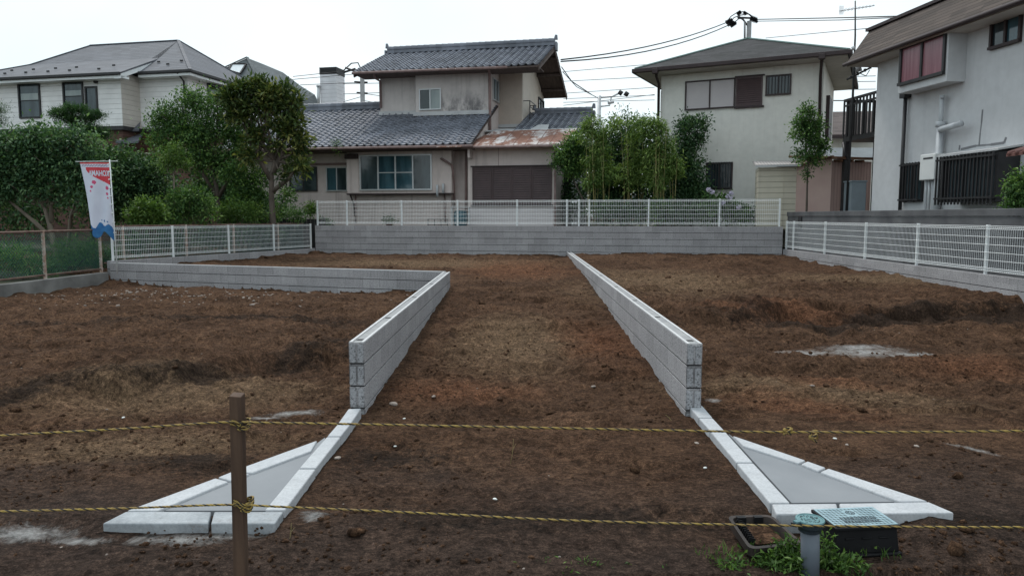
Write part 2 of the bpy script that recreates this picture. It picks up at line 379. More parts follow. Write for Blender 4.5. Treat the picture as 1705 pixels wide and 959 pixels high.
chalk = patch([blob(1440,582,.3,1.1,.5,.1), blob(1430,576,.3,.8,.3,.1), blob(1345,583,.3,.6,.3), blob(1515,585,.3,.5,.22), blob(1190,667,.15,.16,.1), blob(490,684,.12,.45,.16,.3), blob(440,692,.12,.3,.1),
    blob(40,905,.03,.5,.16), blob(300,912,.03,.55,.13), blob(390,905,.03,.3,.1), blob(130,915,.03,.3,.08), blob(520,872,.04,.15,.14), blob(1620,750,.1,.35,.07,-.9),
    blob(600,500,.4,.3,.2)])
mm = np.clip(chalk*2.5, 0, 1); Z = Z*(1-mm) + (height(X, Y, False) + (fbm(X, Y, 5, 3, 141)-.5)*.02)*mm
nx, ny = len(gx), len(gy)
vs = np.stack([X.ravel(), Y.ravel(), Z.ravel()], 1)
idx = np.arange(nx*ny).reshape(ny, nx)
fc = np.stack([idx[:-1,:-1].ravel(), idx[:-1,1:].ravel(), idx[1:,1:].ravel(), idx[1:,:-1].ravel()], 1)
def np_mesh(name, vs, fc, mats, smooth=False, parent=None, tone=None, mi=None):
    me = bpy.data.meshes.new(name); k = fc.shape[1]
    me.vertices.add(len(vs)); me.vertices.foreach_set('co', vs.astype(np.float32).ravel())
    me.loops.add(fc.size); me.loops.foreach_set('vertex_index', fc.astype(np.int32).ravel())
    me.polygons.add(len(fc)); me.polygons.foreach_set('loop_start', np.arange(0, fc.size, k, dtype=np.int32))
    me.update(calc_edges=True); me.validate()
    for m in (mats if isinstance(mats, (list, tuple)) else [mats]): me.materials.append(m)
    if smooth: me.polygons.foreach_set('use_smooth', np.ones(len(fc), dtype=bool))
    if mi is not None: me.polygons.foreach_set('material_index', mi.astype(np.int32))
    if tone is not None:
        a = me.attributes.new('tone', 'FLOAT', 'FACE'); a.data.foreach_set('value', tone.astype(np.float32))
    o = bpy.data.objects.new(name, me); col.objects.link(o)
    if parent: o.parent = parent
    return o
tan = patch([blob(300,650,.15,2.0,.9,.2), blob(230,740,.1,1.6,.6,.1), blob(1480,470,.6,3.5,1.5), blob(850,560,.3,1.2,2.6), blob(1100,470,.6,2.5,3), blob(1350,650,.2,2.0,.7,-.3), blob(700,440,.55,5,2.2)])
red = patch([blob(1330,665,.2,1.1,.5,-.5), blob(1400,640,.2,1.0,.4,-.5), blob(860,450,.5,2.5,3.5), blob(1000,560,.3,.8,2.5), blob(760,640,.2,1.2,.8), blob(1300,520,.5,2.0,.7), blob(1620,600,.3,1.2,.6)])
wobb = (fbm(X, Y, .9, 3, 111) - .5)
bankR = np.exp(-((Y - (10.15 + (X-4)*.10 + wobb*1.2))/.42)**2) * sst(2.2, 3.4, X)  # right bank face: dark moist soil with its shade painted into the colour
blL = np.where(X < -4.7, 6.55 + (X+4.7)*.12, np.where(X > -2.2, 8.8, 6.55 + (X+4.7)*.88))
bankL = np.exp(-((Y - (blL - .12 + wobb*1.0))/.30)**2) * (X < -1.5)  # left bank face darkened likewise, shade painted in with the moist soil
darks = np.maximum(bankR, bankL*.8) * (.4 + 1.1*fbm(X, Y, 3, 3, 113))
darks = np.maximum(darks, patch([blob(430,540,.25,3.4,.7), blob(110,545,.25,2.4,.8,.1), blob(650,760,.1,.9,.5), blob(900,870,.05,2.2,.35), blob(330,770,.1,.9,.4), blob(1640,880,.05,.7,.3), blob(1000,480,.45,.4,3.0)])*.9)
g = G('soil', .95, .07)
def att(n):
    return g.n('ShaderNodeAttribute', attribute_name=n).outputs['Fac']
n1 = g.noise(1.3, 8, rough=.65, sc=(.8,1,.2)); n2 = g.noise(9, 6, rough=.7, sc=(.8,1,.2)); n3 = g.noise(45, 4, rough=.7, sc=(.8,1,.2))
c = g.mix(g.ramp(n1, [(.32, 0), (.68, 1)]), (.050,.0275,.017), (.110,.062,.038))
c = g.mix(g.math('MULTIPLY', g.ramp(g.math('ADD', att('tan'), g.math('MULTIPLY', g.math('SUBTRACT', n2, .5), .9)), [(.1, 0), (.7, 1)]), .75), c, (.15,.098,.06))
c = g.mix(g.math('MULTIPLY', g.ramp(g.math('ADD', att('red'), g.math('MULTIPLY', g.math('SUBTRACT', n1, .5), 1.2)), [(.15, 0), (.8, 1)]), .55), c, (.145,.063,.034))
c = g.mix(g.ramp(att('damp'), [(0, 0), (1, .72)]), c, (.046,.033,.028))
c = g.mix(g.ramp(g.math('ADD', att('darks'), g.math('MULTIPLY', g.math('SUBTRACT', g.noise(12, 8, rough=.8), .5), 2.6)), [(.3, 0), (.75, .8)]), c, (.022,.0155,.012))  # dark soil patches plus the painted shade of the bank faces
c = g.mix(1.0, c, g.ramp(n2, [(.3, .62), (.7, 1.35)]), 'MULTIPLY')
c = g.mix(1.0, c, g.ramp(n3, [(.3, .45), (.5, 1.0), (.68, 1.7)]), 'MULTIPLY')
n5 = g.noise(110, 3, rough=.7); c = g.mix(1.0, c, g.ramp(n5, [(.32, .55), (.5, 1.0), (.66, 1.6)]), 'MULTIPLY')
n4 = g.noise(6, 9, rough=.85, dist=.8)
c = g.mix(g.ramp(g.math('ADD', att('chalk'), g.math('MULTIPLY', g.math('SUBTRACT', n4, .5), 2.4)), [(.42, 0), (.75, .55), (1.0, 1)]), c, (.36,.35,.34))
vo = g.n('ShaderNodeTexVoronoi'); g.set(vo.inputs['Vector'], g.tc); vo.inputs['Scale'].default_value = 28
c = g.mix(g.math('MULTIPLY', g.ramp(vo.outputs['Distance'], [(0, 1), (.10, 1), (.15, 0)]), g.ramp(g.noise(2.3, 4), [(.58, 0), (.66, .7)])), c, (.2,.15,.12))
mus = g.noise(19, 8, rough=.8, sc=(.7,1,.2))
c = g.mix(1.0, c, g.ramp(mus, [(.36, .45), (.5, 1.0), (.64, 1.4)]), 'MULTIPLY')
g.col(c); g.bump(g.math('ADD', g.math('ADD', g.math('MULTIPLY', n2, .6), g.math('MULTIPLY', n3, .45)), g.math('MULTIPLY', mus, .8)), 1.0, .05)
g.rough(g.ramp(att('damp'), [(0, .95), (1, .8)]))
M['soil'] = g.m
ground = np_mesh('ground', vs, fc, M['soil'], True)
tag(ground, kind='structure')
damp = (1 - sst(3.9, 5.4, Y + (fbm(X, Y, 1.2, 3, 71)-.5)*1.6))
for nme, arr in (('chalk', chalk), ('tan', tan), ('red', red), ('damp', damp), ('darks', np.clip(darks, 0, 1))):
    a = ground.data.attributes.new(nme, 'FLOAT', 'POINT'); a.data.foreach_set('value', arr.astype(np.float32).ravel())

# road sheet in front
g = G('asphalt', .7, .4)
g.col(g.mix(1.0, g.mix(g.ramp(g.noise(2, 6), [(.3,0),(.7,1)]), (.045,.045,.048), (.03,.03,.033)), g.ramp(g.noise(140, 3), [(.35,.6),(.7,1.8)]), 'MULTIPLY')); g.bump(g.noise(160, 3), .6, .006)
M['asphalt'] = g.m
mb = MB(); mb.poly([(-60,-3,.0),(60,-3,.0),(60,3.42+2.2,.0),(3.2,3.84,.0),(-60,.2,.0)])
mb = MB(); mb.poly([(-60,-3.5,.004),(60,-3.5,.004),(60,6.6,.004),(3.6,3.80,.004),(-3,3.45,.004),(-60,.6,.004)])
tag(mb.build('road', M['asphalt']), kind='structure')

# raised garden ground behind the walls
M['garden'] = pm('garden_soil', (.05,.045,.03), (.03,.035,.018), 2, .95, .6, 30, .03)
BW0 = at_y(525, 400, 24.55); BW1 = at_y(1303, 400, 21.5)
bw0 = Vector((BW0.x, BW0.y, 0)); bw1 = Vector((BW1.x, BW1.y, 0))
mb = MB(); mb.poly([(bw0.x-.0, bw0.y+.1, 1.46),(bw1.x, bw1.y+.1, 1.46),(30,16.5,1.46),(60,60,1.46),(-60,70,1.46),(-9,33,1.46)])
tag(mb.build('garden_ground', M['garden']), kind='structure')
mb = MB(); mb.poly([(-10.2,-2,.42),(-9.86,17.4,.42),(bw0.x-.2,bw0.y+.15,.62),(-9,33,.8),(-60,70,.8),(-60,-2,.42)])
tag(mb.build('side_garden_ground', M['garden']), kind='structure')
mb = MB(); mb.poly([(8.25,2,.85),(8.25,22.3,.85),(30,22.3,.85),(30,2,.85)])
tag(mb.build('yard_ground', M['garden']), kind='structure')

# ------------------------------------------------------------------ block walls
def wall(label, A, B, ztop, zbot, thick, back=1, rims=True, endA=False, holes=(), parent=None, name='block_wall'):
    """A->B is the line of the visible face; thickness goes to the left (back=1) or right of it"""
    A = Vector((A[0], A[1], 0)); B = Vector((B[0], B[1], 0)); L = (B-A).length
    if parent is None: t = thing(name, label, 'wall', A, math.atan2(B.y-A.y, B.x-A.x))
    else: t = parent
    y0, y1 = (0, thick) if back > 0 else (-thick, 0)
    n = int(math.ceil((ztop - zbot)/.2)); objs = []
    for i in range(n):
        z1 = ztop - .2*i; z0 = z1 - .188
        mb = MB(); mb.box(0, L, y0, y1, z0, z1 - (.014 if (i == 0 and rims) else 0))
        if i == 0 and rims:
            mb.box(0, L, y0, y0+.03, z1-.014, z1, 1); mb.box(0, L, y1-.03, y1, z1-.014, z1, 1)
        objs.append(mb.build('block_course', [M['block'], M['rim']], t, bevel=.003))
    mb = MB(); mb.box(.005, L-.005, y0+.007, y1-.007, ztop-.2*n, ztop-.19); mb.build('mortar_joint', M['joint'], t)
    if rims:
        mb = MB(); mb.box(.01, L-.01, y0+.031, y1-.031, ztop-.012, ztop-.008); mb.build('mortar_fill', M['mortar'], t)
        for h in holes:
            mb = MB(); mb.box(h, h+.07, (y0+y1)/2-.028, (y0+y1)/2+.028, ztop-.0075, ztop-.006); mb.build('core_hole_shade', M['joint'], t)  # flat dark plate painted for the shade inside an open core
    return t, y0, y1, L
ZT = .755
TH = .135
# left driveway wall: visible faces on both sides; near end at y 6.39
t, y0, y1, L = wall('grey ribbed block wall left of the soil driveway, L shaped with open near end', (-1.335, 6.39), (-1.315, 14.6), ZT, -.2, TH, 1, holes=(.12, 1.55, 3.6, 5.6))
lw = t
def end_detail(t, y0, y1, ztop, n, x):
    ym = (y0+y1)/2
    for i in range(n):
        mb = MB(); z1 = ztop-.2*i-.02; z0 = z1 - .165
        mb.box(x-.006, x+.01, y0+.008, ym-.008, z0, z1); mb.box(x-.006, x+.01, ym+.008, y1-.008, z0, z1)
        mb.build('block_end', M['block_end'], t, bevel=.004)
end_detail(t, y0, y1, ZT, 4, 0)
# back leg of the L (child pieces built in world space then parented)
t2, *_ = wall('x', LW0, (-1.452, LW1[1]-.01), ZT, 0, .13, 1, rims=True)
inv = Matrix.Translation(lw.location) @ Matrix.Rotation(lw.rotation_euler.z, 4, 'Z')
m2 = Matrix.Translation(t2.location) @ Matrix.Rotation(t2.rotation_euler.z, 4, 'Z')
for ch in list(t2.children):
    ch.parent = lw; ch.matrix_parent_inverse = Matrix.Identity(4); ch.matrix_basis = inv.inverted() @ m2
bpy.data.objects.remove(t2)
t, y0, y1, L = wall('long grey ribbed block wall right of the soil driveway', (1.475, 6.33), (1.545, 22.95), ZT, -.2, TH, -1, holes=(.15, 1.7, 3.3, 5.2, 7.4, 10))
end_detail(t, y0, y1, ZT, 4, 0)
# back wall under the rear fence
BT = 1.545
t, *_ = wall('tall grey block retaining wall across the back of the plot', bw0, bw1, BT, .3, .14, 1, rims=False)
back_wall = t
u = (bw1-bw0).normalized()
mb = MB()
for px in (975, 990):
    P = at_plane(px, 400, bw0, Vector((-u.y, u.x, 0))); s_ = (P-bw0).dot(u); mb.box(s_-.012, s_+.012, -.005, .0, .65, 1.35)
mb.build('mortar_streak', M['mortar'], t)
# left side wall, top .78, from the L corner to the back wall
LS0 = Vector((-9.62, 17.45, 0)); LS1 = Vector((bw0.x-.01, bw0.y-.02, 0))
wall('low grey block wall under the left white mesh fence', LS0, LS1, .79, .2, .13, 1, rims=False)
RS0 = Vector((bw1.x+.02, bw1.y-.01, 0)); RS1 = Vector((7.62, 6.2, 0))
wall('low grey block wall along the right side under white mesh fence', RS0, RS1, .90, .2, .13, 1, rims=False)

# old dark wall on the right, behind the right fence
t = thing('concrete_wall', 'weathered dark grey block wall behind the right mesh fence', 'wall', (8.12, 22.3, 0), -math.pi/2)
mb = MB()
for i in range(5): mb.box(0, 16.5, .0, .15, 1.845-.2*(i+1)+.006, 1.845-.2*i)
mb.box(.005, 16.49, .006, .144, .8, 1.84)
mb.build('wall_body', M['oldwall'], t)
mb = MB(); mb.box(-.02, 16.52, -.02, .17, 1.848, 1.975); mb.build('coping', M['oldwall'], t, bevel=.01)
mb = MB(); mb.box(8.7, 9.5, -.004, .0, 1.6, 1.68); mb.build('vent_opening', M['joint'], t)
# end post of old wall near the tree
mb = MB(); mb.box(.9, 1.15, -.03, .0, 1.5, 1.84); mb.build('patch', M['joint'], t)

# ------------------------------------------------------------------ fences
def mesh_panel(x0, x1, z0, z1, t):
    mb = MB(); r = .0032; n = max(2, int(round((x1-x0)/.052)))
    zb, zt = z0+.06, z1-.01
    for i in range(n+1):
        x = x0 + (x1-x0)*i/n
        # top and bottom of each wire fold into a small triangle
        mb.tube([(x,0,zb),(x,0,zt-.05),(x,.03,zt-.025),(x,0,zt)], r, 4, cap=False)
        mb.tube([(x,0,zb+.05),(x,.03,zb+.025),(x,0,zb)], r, 4, cap=False)
    for z, yy in [(zb,0),(zb+.025,.03),(zb+.05,0),(zt,0),(zt-.025,.03),(zt-.05,0)] + [(zb+.05+(zt-zb-.1)*k/5, 0) for k in range(1,5)]:
        mb.tube([(x0,yy-.004,z),(x1,yy-.004,z)],   .0042, 4, cap=False)
    mb.build('mesh_panel', M['white'], t, fix=False)
def mesh_fence(label, A, B, z, posts, h=.8, off=.06, side=1, extra=None):
    A = Vector(A); B = Vector(B); t = thing('mesh_fence', label, 'fence', (A.x, A.y, z), math.atan2(B.y-A.y, B.x-A.x))
    L = (B-A).length
    d = side * off
    for s_ in posts:
        mb = MB(); mb.box(s_-.024, s_+.024, d-.0, d+.04, -.02, h); mb.box(s_-.028, s_+.028, d-.004, d+.044, h, h+.01)
        mb.build('post', M['white'], t, bevel=.004)
    return t, d
def panels(t, d, spans, h):
    for a, b in spans:
        n0 = len(t.children); mesh_panel(a, b, .0, h, t)
        t.children[-1].location = (0, d-.012, 0) if t.children else None
def add_panels(t, d, spans, h):
    for a, b in spans:
        before = set(bpy.data.objects); mesh_panel(a, b, 0, h, t)
        o = (set(bpy.data.objects) - before).pop(); o.location = (0, d-.014, 0)
# right fence
def s_on(px, A, B, py=400):
    A = Vector(A); B = Vector(B); uu = (B-A).normalized(); P = at_plane(px, py, A, Vector((-uu.y, uu.x, 0))); return (P-A).dot(uu)
Lr = (RS1-RS0).length
ps = [.06] + [s_on(p, RS0, RS1) for p in (1317,1369,1436,1522,1637)]; ps += [ps[-1]+2.1, ps[-1]+4.2]
t, d = mesh_fence('white wire mesh fence on the right side wall', RS0, RS1, .90, ps, .8, .05)
add_panels(t, d, [(ps[0], ps[-1]+1)], .8) if False else add_panels(t, d, [(ps[i]+.0, ps[i+1]-.004) for i in range(len(ps)-1)], .8)
pb = [s_on(p, bw0, bw1) for p in (528,577,668,761,860,943)]; pc = [s_on(p, bw0, bw1) for p in (963,980,1079,1197,1297)]
t, d = mesh_fence('long white wire mesh fence on top of the back retaining wall', bw0, bw1, BT, pb+pc, .8, .05)
add_panels(t, d, [(a, b-.004) for a, b in zip(pb+pc[:0], (pb+pc)[1:])] + [(a, b-.004) for a, b in zip(pc, pc[1:])], .8)
mb = MB(); xm = (pb[-1]+pc[0])/2+.05
for z in (.74, .08): mb.beam((xm-.07,d-.03,z+.02),(xm+.07,d-.03,z-.02),.012,.03); mb.beam((xm-.07,d-.03,z-.02),(xm+.07,d-.03,z+.02),.012,.03)
mb.build('clamp', M['white'], t)
pl = [.12] + [s_on(p, LS0, LS1) for p in (291,384,459)] + [(LS1-LS0).length-.12]
t, d = mesh_fence('white wire mesh fence on the left low wall beside the garden trees', LS0, LS1, .79, pl, .8, .05)
add_panels(t, d, [(a, b-.004) for a, b in zip(pl, pl[1:])], .8)

# chain link fence on the left (runs on behind the white fence)
CL0 = Vector((-10.4, 9.5, 0)); CL1 = Vector((-9.72, 17.3, 0)); 
def chain(A, B, ztop, zb, posts, label, basez=None):
    t = thing('chain_link_fence', label, 'fence', (A.x, A.y, 0), math.atan2(B.y-A.y, B.x-A.x)); L = (B-A).length
    mb = MB(); mb.tube([(0,0,ztop),(L,0,ztop)], .024, 8); mb.build('top_rail', M['rust'], t, True)
    mb = MB(); mb.tube([(0,0,zb),(L,0,zb)], .02, 8); mb.build('bottom_rail', M['rust'], t, True)
    for s_ in posts:
        mb = MB(); mb.box(s_-.025, s_+.025, -.025, .025, zb-.12, ztop+.02); mb.build('post', M['rustpost'], t, bevel=.004)
    mb = MB(); H = ztop-zb-.03; p = .075; k = -int(H/p)-1
    while k*p < L:
        for sg in (1, -1):
            xa = k*p if sg > 0 else k*p + H; xb = xa + sg*H; za, zc = zb, zb+H
            def cl(xa, za, xb, zc):
                # clip to 0..L
                pts = [(xa, za), (xb, zc)]
                if xa > xb: pts = pts[::-1]
                (a, b), (c_, d_) = pts
                if c_ <= 0 or a >= L: return None
                if a < 0: b += (d_-b)*(0-a)/(c_-a); a = 0
                if c_ > L: d_ = b + (d_-b)*(L-a)/(c_-a); c_ = L
                return (a,0,b),(c_,0,d_)
            r_ = cl(xa, za, xb, zc)
            if r_: mb.tube(r_, .0036, 3, cap=False)
        k += 1
    mb.build('wire_net', M['green'], t, fix=False)
    return t
zt_, zb_ = 1.53, .62
Lc = (CL1-CL0).length
pa = s_on(73, CL0, CL1, 420)
chain(CL0, CL1, zt_, zb_, [pa-2.4, pa, Lc-.08], 'green chain link fence with rusty rails at the left edge')
CB0 = Vector((-9.95, 17.75, 0)); CB1 = Vector((bw0.x-.35, bw0.y-.15, 0))
chain(CB0, CB1, 1.60, .72, [s_on(p, CB0, CB1) for p in (205,310,389,463)], 'green chain link fence close behind the left white mesh fence')
t = thing('concrete_wall', 'low weathered concrete footing wall under the rusty chain link fence', 'wall', CL0, math.atan2((CL1-CL0).y, (CL1-CL0).x))
mb = MB(); mb.box(0, Lc+.05, -.09, .07, .0, .535); mb.build('footing', M['lowwall'], t, bevel=.012)

# ------------------------------------------------------------------ kerbs
KN = Vector((0, -.02, 1)).normalized(); KO = (0, 4.35, .15)
def kp(px, py, dz=0): return at_plane(px, py, (KO[0], KO[1], KO[2]+dz), KN)
def kpoly(pts, dz=0): return [kp(a, b, dz) for a, b in pts]
def shrink(pts, e):
    c = sum(pts, Vector()) / len(pts); return [p + (c-p).normalized()*e for p in pts]
def kerb_set(label, blocks, front, infill):
    t = thing('driveway_kerb', label, 'kerb', tuple(kp(*blocks[0][0]) - Vector((0,0,.1))))
    off = Vector(t.location)
    allp = []
    for i, b in enumerate(blocks):
        P = [p - off for p in shrink(kpoly(b), .007)]
        mb = MB(); mb.prism(P, .26); mb.build('kerb_block', M['kerb_dirty'] if i in front else M['kerb'], t, bevel=.009)
        mb = MB(); mb.prism([p - off - Vector((0,0,.012)) for p in kpoly(b)], .2); allp.append(mb)
    mj = MB()
    for b in allp: mj.add(b.v, b.f)
    mj = MB()
    P = [p - off for p in kpoly(infill, -.016)]
    mb = MB(); mb.prism(P, .2); mb.build('mortar_infill', M['infill'], t)
    return t
kerb_set('pale concrete kerb triangle with mortar infill at the left driveway mouth', [
    [(580,680),(602,679),(584,705),(562,705)], [(562,705.5),(584,705.5),(567.5,726),(544,726)],
    [(544,726.5),(567.5,726.5),(526,779),(497.6,779)], [(497.6,779.7),(526,779.7),(474,849),(440,849)],
    [(355,850.5),(474,850.5),(459,871),(349,871)], [(208,850.5),(354,850.5),(348,871),(168,871)],
    [(529,732),(519,750),(419,787),(385,784)], [(384,784.5),(418,787.5),(383,800),(361,794)], [(360,794.5),(382,800.5),(262,850),(209,849.8)]],
    (4, 5), [(260,849.5),(522,742),(541,728),(541,731),(442,849.5)])
kerb_set('pale concrete kerb triangle with mortar infill behind the meter box', [
    [(1144.4,673.5),(1169,674),(1187,695),(1163,695)], [(1163,695.5),(1187,695.5),(1206.5,716),(1181.6,716)],
    [(1181.6,716.5),(1206.5,716.5),(1254.4,769.5),(1226,769.5)], [(1226,770),(1254.4,770),(1316.5,837),(1282,837)],
    [(1283,838),(1394,837),(1400,855),(1291,855.5)], [(1395,837),(1548,834.5),(1591,853),(1401,855)],
    [(1219,724),(1343,766),(1331,771),(1236,741)], [(1344,766.3),(1377,778),(1363,784),(1332,771.5)], [(1378,778.4),(1547,834),(1500,834.8),(1364,784.4)]],
    (), [(1213,722),(1236,739),(1502,834.6),(1318,836.6)])

# ------------------------------------------------------------------ stake and ropes
SY = 2.75
p = at_y(400, 800, SY)
stk = thing('wooden_stake', 'brown square wooden stake with two rope knots in the foreground', 'stake', (p.x, p.y, 0))
ztop = at_y(400, 657, SY).z
mb = MB(); w2 = .0225
hgt = ztop
mb.add([(-w2-.006,-w2,-.3),(w2-.006,-w2,-.3),(w2-.006,w2,-.3),(-w2-.006,w2,-.3),(-w2,-w2,ztop),(w2,-w2,ztop-.004),(w2,w2,ztop+.003),(-w2,w2,ztop+.006)],
       [(0,3,2,1),(4,5,6,7),(0,1,5,4),(1,2,6,5),(2,3,7,6),(3,0,4,7)])
mb.v = [(x + (.006 - (ztop - z)*.008 if False else .012*(1-z/ztop)*-1), y, z) for x, y, z in mb.v]
mb.build('post', M['stake'], stk, bevel=.003)
# square grain top is part of the post
def rope(name, label, pts, extra=()):
    # smooth the control polyline with Catmull-Rom, then lay three strands round it
    P = [Vector(q) for q in pts]; P = [P[0]*2-P[1]] + P + [P[-1]*2-P[-2]]; path = []
    for i in range(1, len(P)-2):
        n = max(2, int((P[i+1]-P[i]).length/.005))
        for k in range(n):
            u = k/n; a, b, c_, d_ = P[i-1:i+3]
            path.append(.5*((2*b)+(c_-a)*u+(2*a-5*b+4*c_-d_)*u*u+(3*b-a-3*c_+d_)*u**3))
    t = thing(name, label, 'rope', path[0]); off = path[0]
    T = path[::1]; n = len(T)
    d0 = [(T[min(i+1,n-1)]-T[max(i-1,0)]).normalized() for i in range(n)]
    st = [[], [], []]; s_ = 0
    for i in range(n):
        if i: s_ += (T[i]-T[i-1]).length
        a = d0[i].cross(Vector((0,0,1)))
        if a.length < .2: a = d0[i].cross(Vector((0,1,0)))
        a.normalize(); b = d0[i].cross(a)
        for j in range(3):
            ph = 2*math.pi*(s_/.042 + j/3); st[j].append(T[i] + (a*math.cos(ph)+b*math.sin(ph))*.0021 - off)
    for j in range(3):
        mb = MB(); mb.tube(st[j], .00245, 6); mb.build('strand', M['ropek'] if j == 0 else M['ropey'], t, True, fix=False)
    return t, off
def rp_(l, Y=SY-.035): return [at_y(a, b, Y if len(r) == 0 else r[0]) for a, b, *r in l]
def wrap(px, py, turns=2.2, r=.029, tilt=.006):
    c_ = at_y(px, py, SY); out_ = []
    n = int(turns*16)
    for i in range(n+1):
        a = -math.pi/2 + 2*math.pi*i/16 ; rr = r*1.12/ max(abs(math.cos(a)), abs(math.sin(a)))**.45
        out_.append(c_ + Vector((math.cos(a)*rr, math.sin(a)*rr, (i/n-.5)*.028 + tilt*math.sin(a*2))))
    return out_
up = rp_([(-420,762),(-200,741),(0,725),(200,714),(385,702.5)]) + wrap(401,704) + rp_([(418,703),(600,706),(750,709),(950,713),(1150,717),(1300,719),(1500,719),(1705,717),(1900,712),(2100,706)])
rope('rope', 'upper yellow and black twisted rope strung across the foreground', up)
lowr = rp_([(-420,858),(-200,856),(0,851),(200,846),(385,840)]) + wrap(406,838, 3.2, .029, .010) + rp_([(424,841),(600,849),(750,856),(950,866),(1220,873),(1450,876),(1705,877),(1900,873),(2100,868)])
rope('rope', 'lower yellow and black twisted rope strung across the foreground', lowr)
# knots tied in the upper rope
def knot(px, py, label, drop):
    c_ = at_y(px, py, SY-.035); pts = []
    for i in range(40):
        a = i/40*2*math.pi*2.0; pts.append(c_ + Vector((.016*math.cos(a)+.004*math.sin(3*a), .011*math.sin(2*a*.5+.6), .010*math.sin(a*1.5)-drop*i/40)))
    rope('rope_knot', label, pts)
knot(1312, 718, 'small knot in the upper rope, nearer the centre', .0)
knot(1355, 722, 'frayed knot hanging from the upper rope, right of the other', .022)
for px in (-420, 2100):
    pp = at_y(px, 700, SY-.035)
    t = thing('wooden_stake', 'plain brown wooden stake holding the rope ends ' + ('beyond the left edge' if px < 0 else 'beyond the right edge'), 'stake', (pp.x, pp.y+.03, 0))
    MB().box(-.028,.028,-.028,.028,-.3,1.15).build('post', M['stake'], t, bevel=.004)

# ------------------------------------------------------------------ meter box, pipe and tray
bz = .045
fl = at_z(1388, 931, bz); frr = at_z(1503, 925, bz); ang = math.atan2(frr.y-fl.y, frr.x-fl.x); W = (frr-fl).length
t = thing('meter_box', 'black plastic water meter box with pale blue patterned lid', 'meter box', (fl.x, fl.y, bz), ang)
D = .27
def frus(mb, x0,x1,y0,y1,z0,z1,i,mi=0):
    mb.add([(x0,y0,z0),(x1,y0,z0),(x1,y1,z0),(x0,y1,z0),(x0+i,y0+i,z1),(x1-i,y0+i,z1),(x1-i,y1-i,z1),(x0+i,y1-i,z1)],
       [(0,3,2,1),(4,5,6,7),(0,1,5,4),(1,2,6,5),(2,3,7,6),(3,0,4,7)], mi)
mb = MB(); frus(mb, .012, W-.012, .012, D-.0, .02, .145, .012)
for x in (.07, .165, .26): mb.box(x, x+.055, .014, .02, .095, .105); mb.box(x, x+.055, .014, .02, .04, .05)
mb.build('body', M['blackp'], t, bevel=.004)
mb = MB(); mb.box(0, W, 0, D+.01, .0, .02); mb.build('base_flange', M['blackp'], t, bevel=.008)
mb = MB(); mb.box(.01, W-.01, .008, D+.0, .146, .166); mb.build('lid_frame', M['blackp'], t, bevel=.005)
lx0, lx1, ly0, ly1 = .02, W-.02, .02, D-.012
mb = MB(); mb.box(lx0, lx1, ly0, ly1, .1665, .170); lid = mb.build('lid', M['lid'], t, bevel=.001)
mb = MB(); nx_, ny_ = 15, 9; cw = (lx1-lx0-.02)/nx_; ch = (ly1-ly0-.02)/ny_
for i in range(nx_):
    for j in range(ny_):
        if j in (1, 2, 3) and 3 <= i <= 11: continue
        if j in (5, 6, 7) and 6 <= i <= 8: continue
        x = lx0+.01+i*cw; y = ly0+.01+j*ch
        mb.add([(x+cw*.1,y+ch*.1,.1706),(x+cw*.9,y+ch*.1,.1706),(x+cw*.1,y+ch*.8,.1706)],[(0,1,2)])
mb.build('anti_slip_pattern', M['lidk'], lid, fix=False)
xm = (lx0+lx1)/2
mb = MB()
for r0, r1 in ((.026,.021),(.012,.008)):
    n = 24
    for k in range(n):
        a, b = 2*math.pi*k/n, 2*math.pi*(k+1)/n; cy = ly0+.01+6.5*ch
        mb.add([(xm+r0*math.cos(a),cy+r0*math.sin(a),.1706),(xm+r0*math.cos(b),cy+r0*math.sin(b),.1706),(xm+r1*math.cos(b),cy+r1*math.sin(b),.1706),(xm+r1*math.cos(a),cy+r1*math.sin(a),.1706)],[(0,1,2,3)])
for k in range(8):
    a = k*math.pi/4; cy = ly0+.01+6.5*ch; mb.beam((xm+.009*math.cos(a),cy+.009*math.sin(a),.1704),(xm+.022*math.cos(a),cy+.022*math.sin(a),.1704),.004,.001)
mb.build('emblem', M['lidk'], lid, fix=False)
for jj in (1.0, 2.6):
    mb = MB(); y = ly0+.01+jj*ch; x0 = lx0+.01+3*cw; x1 = lx0+.01+12*cw; mb.box(x0, x1, y, y+1.35*ch, .1702, .1709); pl_ = mb.build('name_plate', M['lidk'], lid)
    mb = MB(); rnd = random.Random(3+int(jj)); x = x0+.008
    while x < x1-.016:             # raised character strokes
        for k in range(3):
            xx = x + rnd.random()*.010; yy = y + .25*ch + rnd.random()*.5*ch
            if rnd.random() < .5: mb.box(xx, xx+.008, yy, yy+.002, .1709, .1714)
            else: mb.box(xx, xx+.002, y+.25*ch, y+1.1*ch, .1709, .1714)
        x += .019
    mb.build('lettering', M['lid'], pl_)
pz = .04; pb_ = at_z(1349, 948, pz); 
t = thing('pipe_standpipe', 'grey plastic pipe with green round screw cap beside the meter box', 'pipe', (pb_.x, pb_.y, pz))
topz = at_y(1345, 858, pb_.y+.02).z - pz
lean = Vector((-.012, 0, 0))
mb = MB(); mb.tube([(0,0,-.1),(-.003,0,.08),(-.010,0,topz-.05)], .046, 24); mb.build('pipe', M['pipe'], t, True)
c0 = (-.011, 0, topz-.075)
mb = MB(); mb.lathe([(.047,0),(.056,.006),(.058,.02),(.066,.032),(.068,.05),(.070,.058),(.0,.058)], c0, 32); 
mb.beam((c0[0]-.06,c0[1]-.02,c0[2]+.05),(c0[0]-.098,c0[1]-.035,c0[2]+.05),.035,.014); mb.build('cap', M['capk'], t)
mb = MB(); mb.lathe([(.070,.0575),(.072,.062),(.070,.068),(.062,.069),(.061,.066),(.0,.066)], c0, 32)
